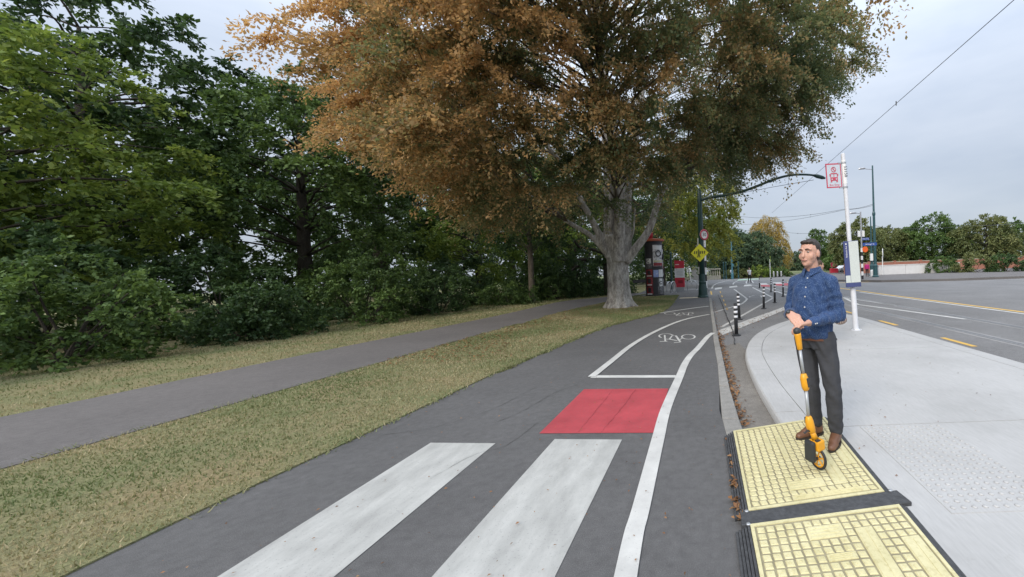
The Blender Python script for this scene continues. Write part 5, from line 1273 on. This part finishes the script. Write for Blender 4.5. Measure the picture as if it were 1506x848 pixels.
# hair, eyes, mouth, watch
hairm = simple('dark_brown_hair', (0.035, 0.024, 0.018), .55, .4, 40, bmp=.6, bscale=90, stretch=None)
hb = MB(); hb.sphere(hc+Vector((0, .022, .044)), (.0795, .092, .080), None, 18, 12); hb.sphere(hc+Vector((0, .055, .0)), (.072, .058, .080), None, 16, 10); hb.sphere(hc+Vector((0, -.038, .090)), (.058, .046, .020), None, 14, 8)
def hairclip(me):
    n = len(me.vertices); co = np.zeros(n*3, dtype=np.float32); me.vertices.foreach_get('co', co); co = co.reshape(-1, 3)
    r_ = co-np.array(hc, dtype=np.float32); front = r_[:, 1] < -.02; low = r_[:, 2] < .062
    m_ = front & low; co[m_, 1] = np.maximum(co[m_, 1], hc.y-.02)
    k = .0025*np.sin(r_[:, 0]*260+np.sin(r_[:, 1]*60)*2); co[:, 2] += k; me.vertices.foreach_set('co', co.astype(np.float32).ravel()); me.update()
hb.remesh('hair', hairm, .006, man, 2, hairclip)
eyew = simple('eye_white', (.42, .40, .38), .3, .02); iris = simple('eye_iris', (.05, .03, .02), .2, .02); lip = simple('lips', (.36, .15, .12), .5, .1)
for sx in (-1, 1):
    e_ = MB().sphere(hc+Vector((sx*.031, -.083, .010)), (.0125, .010, .0050), None, 12, 8).build('eye', eyew, man, smooth=True)
    MB().sphere(hc+Vector((sx*.031, -.0905, .010)), (.0050, .0035, .0048), None, 10, 6).build('iris', iris, e_, smooth=True)
    MB().tube([hc+Vector((sx*.012, -.094, .028)), hc+Vector((sx*.032, -.093, .034)), hc+Vector((sx*.052, -.078, .028))], [.004, .0048, .003], 6).build('eyebrow', hairm, man, smooth=True)
MB().tube([hc+Vector((-.024, -.094, -.057)), hc+Vector((0, -.104, -.055)), hc+Vector((.024, -.094, -.057))], [.003, .0055, .003], 7).build('lips', lip, man, smooth=True)
d = (J['wrR']-J['elR']).normalized(); x_, y_, _ = frame(d); p = J['wrR']-d*.006
Mq = Matrix((x_, y_, d)).transposed()
MB().ring(p, .031, .006, Mq, 24, 6).build('watch_strap', M_['black'], man, smooth=True)
wp = p+hw((-.55, -.6, .6)).normalized()*.033; MB().sphere(wp, (.017, .017, .014), None, 12, 8).build('watch_face', simple('watch_glass', (.05, .06, .07), .15), man, smooth=True)

# ---------------- other people
def simple_person(label, loc, rotz, H, J, skin, topm, botm, hair, shoe, top_z=.90, leg='trousers', sleeve='long', long_hair=False, voxel=.012, group=None):
    p_, J, hc = person('person', label, loc, rotz, H, J, dict(skin=skin), voxel, None, group=group)
    q = MB(); loft(q, [(top_z, .150, .115, 0), (1.05, .150, .118, -.005), (1.2, .162, .120, -.004), (1.33, .172, .112, 0), (1.41, .14, .09, .006), (1.455, .07, .066, .01)], 20)
    for k in 'LR':
        q.cone(Vector((.05 if k == 'L' else -.05, .01, 1.39)), J['sh'+k], .062, .064)
        q.cone(J['sh'+k], J['sh'+k].lerp(J['el'+k], 1 if sleeve == 'long' else .6), .062, .054)
        if sleeve == 'long': q.cone(J['el'+k], J['wr'+k]-(J['wr'+k]-J['el'+k]).normalized()*.03, .052, .038)
    q.remesh('top', topm, voxel, p_, 3)
    q = MB(); loft(q, [(.80, .145, .105, 0), (.86, .150, .11, 0), (.95, .140, .105, 0)], 20)
    for k in 'LR':
        if leg == 'trousers': q.cone(J['hip'+k], J['kn'+k], .092, .066); q.cone(J['kn'+k], J['an'+k]+Vector((0, 0, .02)), .066, .050)
        else: q.cone(J['hip'+k], J['hip'+k].lerp(J['kn'+k], .8), .094, .085)
    q.remesh('trousers' if leg == 'trousers' else 'shorts', botm, voxel, p_, 3)
    q = MB(); q.sphere(hc+Vector((0, .022, .040)), (.086, .098, .088), None, 16, 10); q.sphere(hc+Vector((0, .055, -.01)), (.078, .062, .09), None, 14, 9)
    if long_hair: q.cone(hc+Vector((0, .07, 0)), hc+Vector((0, .075, -.22)), .075, .05)
    q.remesh('hair', hair, voxel*.8, p_, 2)
    for k in 'LR':
        h_, t2 = J['heel'+k], J['toe'+k]; q = MB(); q.cone(h_+Vector((0, 0, -.005)), h_.lerp(t2, .5), .042, .043); q.cone(h_.lerp(t2, .5), t2, .043, .034)
        q.remesh('shoe', shoe, voxel*.7, p_, 2)
    return p_, J, hc
greyhair = simple('brown_hair', (0.06, 0.035, 0.02), .6, .3, 40)
denim = cloth('denim_blue', (0.07, 0.10, 0.19)); khaki = cloth('pale_shorts', (0.30, 0.27, 0.22)); sandal = simple('dark_sandal', (0.03, 0.018, 0.015), .6)
wq = P(1206, 504, ISZ); Jp = dict(STAND); Jp.update(anL=(.09, -.27, .09), toeL=(.10, -.41, .035), heelL=(.09, -.23, .04), knL=(.09, -.18, .49))
Jp['wrL'] = (.27, -.10, .86); Jp['elL'] = (.25, .05, 1.10)
pb, Jb, _ = simple_person('person in blue top and sandals standing hidden behind the man', (wq.x, wq.y, ISZ), R(100), 1.60, Jp, SKIN2, denim, khaki, greyhair, sandal, leg='shorts', voxel=.009, long_hair=False)
# striped bag by the person's side
bgm, t_, b_ = newmat('striped_bag'); wv = t_.nodes.new('ShaderNodeTexWave'); wv.inputs['Scale'].default_value = 9; t_.links.new(t_.nodes.new('ShaderNodeTexCoord').outputs['Object'], wv.inputs['Vector'])
t_.links.new(ramp(t_, wv.outputs['Fac'], [(.4, (.13, .06, .045)), (.6, (.38, .33, .28))]), b_.inputs['Base Color'])
bq = PD(1238, 467, wq.y-.15); t = thing('shoulder_bag', "brown striped bag showing past the man's elbow", 'bag', (bq.x-.03, bq.y, bq.z-.1))
MB().sphere((0, 0, .06), (.13, .06, .09), None, 16, 10).remesh('pouch', bgm, .012, t, 2); MB().tube([(-.10, 0, .1), (-.14, 0, .35), (-.16, .05, .6)], .012, 6).build('strap', sandal, t)
white_top = cloth('white_top', (0.70, 0.70, 0.72)); dark_bot = cloth('black_trousers', (0.02, 0.02, 0.025)); pinkt = cloth('magenta_top', (0.45, 0.03, 0.18)); paleb = cloth('pale_blue_shirt', (0.5, 0.55, 0.65))
Jk = dict(STAND); Jk.update(anL=(.09, -.16, .10), toeL=(.10, -.33, .06), heelL=(.09, -.13, .05), knL=(.09, -.14, .50), anR=(-.09, .22, .14), toeR=(-.10, .06, .035), heelR=(-.09, .26, .10), knR=(-.09, .02, .49), elL=(.23, .10, 1.10), wrL=(.24, .0, .90), elR=(-.22, -.06, 1.12), wrR=(-.14, -.22, 1.30))
q = P(1102.5, 415.3, ROADZ); simple_person('person in white top and dark trousers walking across the far crossing', (q.x, q.y, ROADZ), R(10), 1.68, Jk, SKIN, white_top, dark_bot, greyhair, dark_bot and sandal, voxel=.016, long_hair=True, sleeve='short')
q = P(1076.5, 409.8, ROADZ); Jk2 = dict(Jk); Jk2['wrR'] = (-.24, .02, .88); Jk2['elR'] = (-.24, .1, 1.1)
simple_person('person in pale shirt with dark trousers walking away beside the blue pole', (q.x, q.y, ROADZ), R(160), 1.72, Jk2, SKIN, paleb, dark_bot, greyhair, sandal, voxel=.018)
q = PD(1286, 396, 43); simple_person('person in magenta top waiting behind the tall teal lamp pole', (q.x-.15, 44.5, .12), R(-20), 1.62, STAND, SKIN, pinkt, dark_bot, simple('black_hair', (.01, .01, .01), .5), sandal, voxel=.02)
# ================================================================== BEYOND THE INTERSECTION
stone = simple('cream_stone', (0.42, 0.39, 0.31), 0.85, 0.18, 3, bmp=.3, bscale=20)
# stone balustrade of the bridge
def balustrade(label, x0, x1, Y, n, group='stone bridge balustrade'):
    t = thing('stone_balustrade', label, 'balustrade', ((x0+x1)/2, Y, 0.0), group=group); W = x1-x0
    MB().box((0, 0, .25), (W, .5, .66)).build('plinth', stone, t, bevel=.02); MB().box((0, 0, 1.62), (W, .46, .18)).build('handrail', stone, t, bevel=.02)
    bal = MB().lathe([(.09, .58), (.09, .66), (.055, .70), (.11, .92), (.10, 1.05), (.055, 1.30), (.06, 1.42), (.09, 1.46), (.09, 1.53)], 10).mesh('baluster', stone, True)
    for i in range(n): link('baluster', bal, t, (-W/2+W*(i+.5)/n, 0, 0))
    return t
Yb = 64
xa = PD(1004, 405, Yb).x; xb = PD(1016, 405, Yb).x; xc = PD(1027, 405, Yb).x; xd = PD(1060, 405, Yb).x
balustrade('cream stone balustrade left of the stone pillar', xa-2.6, xb-.1, Yb, 9); balustrade('cream stone balustrade right of the dark green pole', xc+.1, xd, Yb, 10)
t = thing('stone_pillar', 'grey stone pillar with pointed cap between the balustrades', 'pillar', ((xb+xc)/2, Yb-.1, 0))
pst = simple('grey_stone', (0.30, 0.29, 0.27), .85, .2, 3, bmp=.3, bscale=20)
MB().box((0, 0, .3), (1.3, 1.0, .8)).build('plinth', pst, t, bevel=.03); MB().box((0, 0, 1.25), (1.0, .8, 1.1)).build('shaft', pst, t, bevel=.02); MB().box((0, 0, 1.88), (1.25, 1.0, .16)).build('cornice', pst, t, bevel=.02)
MB().add([(-.5, -.4, 1.96), (.5, -.4, 1.96), (.5, .4, 1.96), (-.5, .4, 1.96), (0, 0, 2.5)], [(0, 1, 4), (1, 2, 4), (2, 3, 4), (3, 0, 4), (3, 2, 1, 0)]).build('cap', pst, t)
# blue-teal poles by the bridge
q = PD(1077, 404, 60); t = thing('blue_pole', 'tall blue teal pole between the balustrade and the walking person', 'pole', (q.x, q.y, 0))
MB().lathe([(.2, 0), (.2, .8), (.13, .9), (.12, 3.4), (.09, 5.6), (.02, 5.65)], 12).build('shaft', M_['blueteal'], t); MB().box((.12, -.1, 2.1), (.25, .2, .35)).build('signal_box', M_['blueteal'], t)
for px, lab in ((1064.5, 'left short green gate post by the balustrade'), (1068, 'right short green gate post by the balustrade'), (1086, 'short teal gate post right of the blue pole')):
    q = PD(px, 404, 62); t = thing('gate_post', lab, 'post', (q.x, q.y, 0), group='green gate posts'); MB().lathe([(.13, 0), (.13, .4), (.08, .45), (.08, 2.5)], 10).build('shaft', M_['teal'], t); MB().lathe([(.08, 2.5), (.12, 2.52), (.09, 2.62), (.001, 2.68)], 10).build('cap', M_['teal'], t)
# school sign edge-on and its white post
q = PD(1133, 408, 47); t = thing('sign_post', 'thin white post with a yellow green sign seen edge on', 'sign', (q.x, q.y, 0), R(78))
MB().lathe([(.045, -.05), (.045, 2.5), (.001, 2.52)], 10).build('post', M_['white'], t); lg = simple('lime_sign', (0.45, 0.60, 0.03), .45)
MB().box((0, -.06, 2.55), (.62, .02, .72)).build('panel', lg, t, bevel=.005)
# street furniture under the willow
q = PD(1140, 405, 64)
for i in range(3):
    qq = PD(1138+5.5*i, 404, 64); t = thing('white_bollard', ['left', 'middle', 'right'][i]+' pale post of the low row under the willow', 'post', (qq.x, qq.y, .05), group='pale posts under the willow')
    MB().lathe([(.13, 0), (.13, .75), (.10, .82), (.001, .86)], 12).build('shaft', M_['grey_metal'], t); MB().lathe([(.133, .5), (.135, .51), (.135, .62), (.133, .63)], 12).build('band', M_['grey_metal'], t)

# ---------------- right: crossing pole with beacon and street names
q = PD(1268.5, 410, 37); t = thing('beacon_pole', 'striped crossing pole with orange disc, street names and lamp on top', 'lamp pole', (q.x, q.y, .12))
for k in range(8): MB().lathe([(.10, .36*k), (.10, .36*(k+1))], 14).build('band', M_['black'] if k % 2 == 0 else M_['white'], t)
MB().lathe([(.075, 2.87), (.07, 4.5), (.06, 6.25), (.001, 6.28)], 12).build('upper_pole', M_['grey_metal'], t)
MB().tube([(0, 0, 6.05), (-.3, 0, 6.12), (-.45, 0, 6.12)], .035, 8).build('lamp_arm', M_['grey_metal'], t)
MB().tube([(-.40, 0, 6.14), (-.55, 0, 6.18), (-.9, 0, 6.15), (-1.05, 0, 6.10)], [.05, .10, .09, .03], 10).build('lamp_head', M_['grey_metal'], t)
od = simple('orange_disc', (0.80, 0.13, 0.02), .4, .05)
MB().lathe([(.001, 0), (.26, 0), (.26, .05), (.001, .05)], 24).build('orange_disc', od, t, loc=(.28, -.06, 2.75), rot=(R(90), 0, 0))
for (z, x0, W, tx, hh) in ((3.22, .1, 1.30, 'Armagh St', .27), (3.72, .05, .66, 'Park Tce', .22)):
    bl = MB().box((x0+W/2, -.03, z), (W, .03, hh)).build('street_name_blade', simple('blue_street_sign', (0.03, 0.08, 0.32), .4), t)
    text_mesh(tx, hh*.72, M_['white'], 'lettering', bl, Matrix.Translation((x0+W/2, -.047, z)) @ Matrix.Rotation(R(90), 4, 'X'))
for sx in (-.22, .16): MB().box((sx, -.02, 4.2), (.22, .2, .55)).build('signal_box', M_['white'], t, bevel=.02)
# tall teal tram and lamp poles
def teal_lamp(label, px, Y, ptop, arm=True, z0=.12, r=.14, mat='teal'):
    q = PD(px, 400, Y); h = PD(px, ptop, Y).z-z0; t = thing('tram_pole', label, 'lamp pole', (q.x, q.y, z0), group='teal tram poles')
    MB().lathe([(.32, 0), (.32, .12), (.24, .2), (.22, 1.1), (.26, 1.2), (.17, 1.35), (r, 2.0), (r*.9, h*.55), (r*1.15, h*.56), (r*1.15, h*.575), (r*.75, h*.59), (r*.5, h)], 14).build('shaft', M_[mat], t)
    if arm:
        MB().tube([(0, 0, h-.4), (-.5, 0, h-.35), (-.85, 0, h-.3)], .04, 8).build('arm', M_['grey_metal'], t)
        MB().tube([(-.75, 0, h-.28), (-.9, 0, h-.24), (-1.35, 0, h-.28), (-1.5, 0, h-.34)], [.05, .12, .10, .03], 10).build('lamp_head', M_['grey_metal'], t)
    return t
teal_lamp('tall teal pole with a street lamp in front of the white wall', 1287.5, 42, 243)
teal_lamp('plain teal pole just left of the tall lamp pole', 1282.5, 48, 318, arm=False, r=.12)
t = bpy.data.objects['tram_pole.001']; MB().box((-.1, -.2, 2.2), (.3, .25, .85)).build('signal_box', M_['white'], t, bevel=.02)
# keep-left sign edge-on, white wall, brick wall, utility box
ww = simple('white_wall_paint', (0.62, 0.62, 0.62), .7, .06, 2); brick = simple('brick_wall', (0.30, 0.13, 0.09), .85, .2, 6)
x0 = PD(1292, 400, 50).x; t = thing('white_wall', 'low white wall behind the tall teal pole', 'wall', (x0+10, 50, .12))
for i in range(3): MB().box((-8.35+3.36*i, 0, .56), (3.33, .3, 1.12)).build('wall_panel', ww, t)
MB().box((-5, 0, 1.16), (10.2, .4, .08)).build('coping', ww, t)
q = PD(1298, 388, 49.4); t = thing('island_sign', 'white oval sign on a thin white post by the white wall', 'sign', (q.x, q.y, .12), R(60))
MB().lathe([(.05, 0), (.05, 2.3)], 10).build('post', M_['white'], t); MB().lathe([(.001, 0), (.42, 0), (.42, .05), (.001, .05)], 24).build('panel', M_['white'], t, loc=(0, -.03, 2.7), rot=(R(90), 0, 0)).scale = (1, 1.3, 1)
q = PD(1284.8, 400, 43); t = thing('utility_box', 'small white rounded box at the foot of the tall teal pole', 'utility box', (q.x-.1, 43, .12)); MB().box((0, 0, .38), (.42, .35, .76)).build('cabinet', M_['white'], t, bevel=.08); MB().box((0, 0, .03), (.5, .42, .06)).build('plinth', M_['grey_metal'], t)
xq = PD(1240, 400, 62).x; t = thing('brick_fence', 'low red brick wall under the olive trees', 'wall', (xq+24, 62, 0))
for i in range(12): MB().box((-22+4*i, 0, .85), (3.7, .22, 1.7)).build('wall_panel', brick, t); MB().box((-20+4*i, 0, .95), (.4, .4, 1.9)).build('pier', brick, t)
MB().box((0, 0, 1.74), (47.4, .3, .08)).build('coping', stone, t)
# red notice kiosk, car, slim street lamps in the far street
q = PD(1226.5, 399, 75); t = thing('red_kiosk', 'red notice board on a red base in the far street', 'kiosk', (q.x, q.y, .05))
MB().box((0, 0, .45), (1.4, .8, .9)).build('base', M_['redsign'], t, bevel=.05); MB().box((0, 0, 1.55), (1.1, .3, .85)).build('board', simple('crimson_board', (.38, .02, .07), .5), t, bevel=.03); MB().box((0, -.16, 1.5), (.8, .02, .5)).build('print_patch', simple('pinkish_print', (.5, .1, .15), .5), t)
for x in (-.4, .4): MB().box((x, 0, 1.05), (.08, .1, .4)).build('leg', M_['grey_metal'], t)
def car(label, px, Y, z0, rz, body):
    q = PD(px, 398, Y); t = thing('parked_car', label, 'car', (q.x, q.y, z0), rz)
    prof = [(-2.1, .35), (-2.15, .62), (-2.0, .86), (-1.25, .95), (-.7, 1.38), (.75, 1.42), (1.55, .98), (2.1, .90), (2.15, .55), (2.1, .30)]
    vs = [(x, y_, z) for y_ in (-.85, .85) for x, z in prof]; n = len(prof)
    MB().add(vs, [tuple(range(n)), tuple(reversed(range(n, 2*n)))]+[(i, (i+1) % n, (i+1) % n+n, i+n) for i in range(n)]).build('body', body, t, bevel=.06)
    gl = simple('car_glass', (.03, .04, .045), .1, .05)
    for y_ in (-.856, .856):
        MB().add([(-1.1, y_, .98), (-.65, y_, 1.32), (0, y_, 1.35), (0, y_, .98)], [(0, 1, 2, 3)]).build('side_window', gl, t); MB().add([(.06, y_, .98), (.06, y_, 1.35), (.7, y_, 1.35), (1.35, y_, .98)], [(0, 1, 2, 3)]).build('side_window', gl, t)
    for x in (-1.35, 1.35):
        for y_ in (-.8, .8):
            wl = MB().lathe([(.001, -.1), (.32, -.1), (.32, .1), (.001, .1)], 20).build('wheel', M_['black'], t, loc=(x, y_, .32), rot=(R(90), 0, 0)); MB().lathe([(.001, -.11), (.19, -.11), (.19, .11), (.001, .11)], 14).build('rim', M_['galv'], wl)
    for y_ in (-.6, .6): MB().sphere((-2.1, y_, .68), (.06, .16, .08), None, 8, 6).build('headlight', M_['white'], t)
    return t
carw = simple('white_car_paint', (.65, .66, .68), .25, .03)
car('white car parked in the far street left of the timetable pole', 1242, 78, .05, R(20), carw)
for px, top, Y, lab in ((1231, 355, 95, 'slim grey street lamp above the red kiosk'), (1216, 360, 120, 'farthest thin street lamp near the man')):
    q = PD(px, 400, Y); h = PD(px, top, Y).z; t = thing('street_lamp', lab, 'lamp pole', (q.x, q.y, .05), group='far street lamps')
    MB().lathe([(.16, 0), (.13, 1.5), (.08, h)], 10).build('shaft', M_['grey_metal'], t); MB().tube([(0, 0, h-.05), (-1.2, 0, h+.1), (-1.8, 0, h+.05)], [.05, .05, .09], 8).build('lamp_arm', M_['grey_metal'], t)
# low hazy tree line closing the far street
for i, (px, Y, W, H, mt, lab) in enumerate([(1170, 150, 9, 7, 'bluegreen', 'far dark tree in the street behind the man'), (1190, 165, 9, 8, 'mid', 'far green tree in the street beside the man'), (1212, 170, 9, 9, 'olive', 'far olive tree behind the red kiosk'), (1235, 150, 8, 9, 'bluegreen', 'far dark tree behind the white car'),
        (1330, 120, 9, 12, 'mid', 'far tree above the white wall'), (1410, 120, 10, 13, 'bluegreen', 'far dark tree past the white wall'), (1490, 110, 10, 12, 'mid', 'far tree at the right edge')]):
    q = at(px, Y); tree('far_tree', lab, q, H, .3, rnd(H, W*.6, .3), 60, 200, .55, LEAF[mt], 120+i, group='far street trees', spray=1.8)

# ---------------- overhead tram wires
wm = simple('overhead_wire', (0.06, 0.065, 0.07), .5)
def wire(label, pts_, r=.012, sag=0.0):
    pts_ = [Vector(p) for p in pts_]; t = thing('overhead_wire', label, 'wire', pts_[0], group='overhead tram wires'); o = pts_[0]; out_ = []
    for i in range(len(pts_)-1):
        for k in range(8):
            u = k/8; p = pts_[i].lerp(pts_[i+1], u); p.z -= sag*4*u*(1-u); out_.append(p-o)
    out_.append(pts_[-1]-o); MB().tube(out_, r, 5).build('cable', wm, t)
    a_ = out_[len(out_)//2]; MB().tube([a_+Vector((0, 0, -.05)), a_+Vector((0, 0, .06))], r*2, 6).build('clip', wm, t)
w1 = PD(1318, 152, 10.2); w2 = PD(1135, 313, 29)
wire('tram wire rising diagonally behind the bus stop flag', [w1+(w1-w2)*.5, w1, w2], .0065)
wire('upper span wire from the tall teal pole toward the willow', [PD(1283, 300, 42), PD(1240, 307.5, 44), PD(1150, 319, 50), PD(1090, 318, 60)], .018, .15)
wire('lower span wire from behind the bus pole toward the willow', [PD(1283, 302, 42), PD(1243, 308, 46), PD(1152, 325, 60), PD(1090, 330, 74)], .018, .1)
wire('lowest span wire just above the man', [PD(1262, 345, 37.5), PD(1195, 343, 48), PD(1156, 341, 60), PD(1090, 338, 72)], .018, .1)
wire('wire running off to the right from the tall teal pole', [PD(1284, 330, 42), PD(1318, 335, 40), PD(1420, 332, 34), PD(1560, 320, 30)], .016, .15)
for i, (px, Y, W, H, mt, lab) in enumerate([(1392, 49, 2.4, 2.0, 'mid', 'rounded bush at the right end of the white wall'), (1432, 47, 2.6, 2.4, 'olive', 'tall olive bush past the white wall'), (1478, 45, 2.6, 2.0, 'dark', 'dark bush near the right edge')]):
    q = at(px, Y); bush(lab, q[0], q[1], W, H, LEAF[mt], 140+i, 34, 220, .16, group='bushes past the white wall')
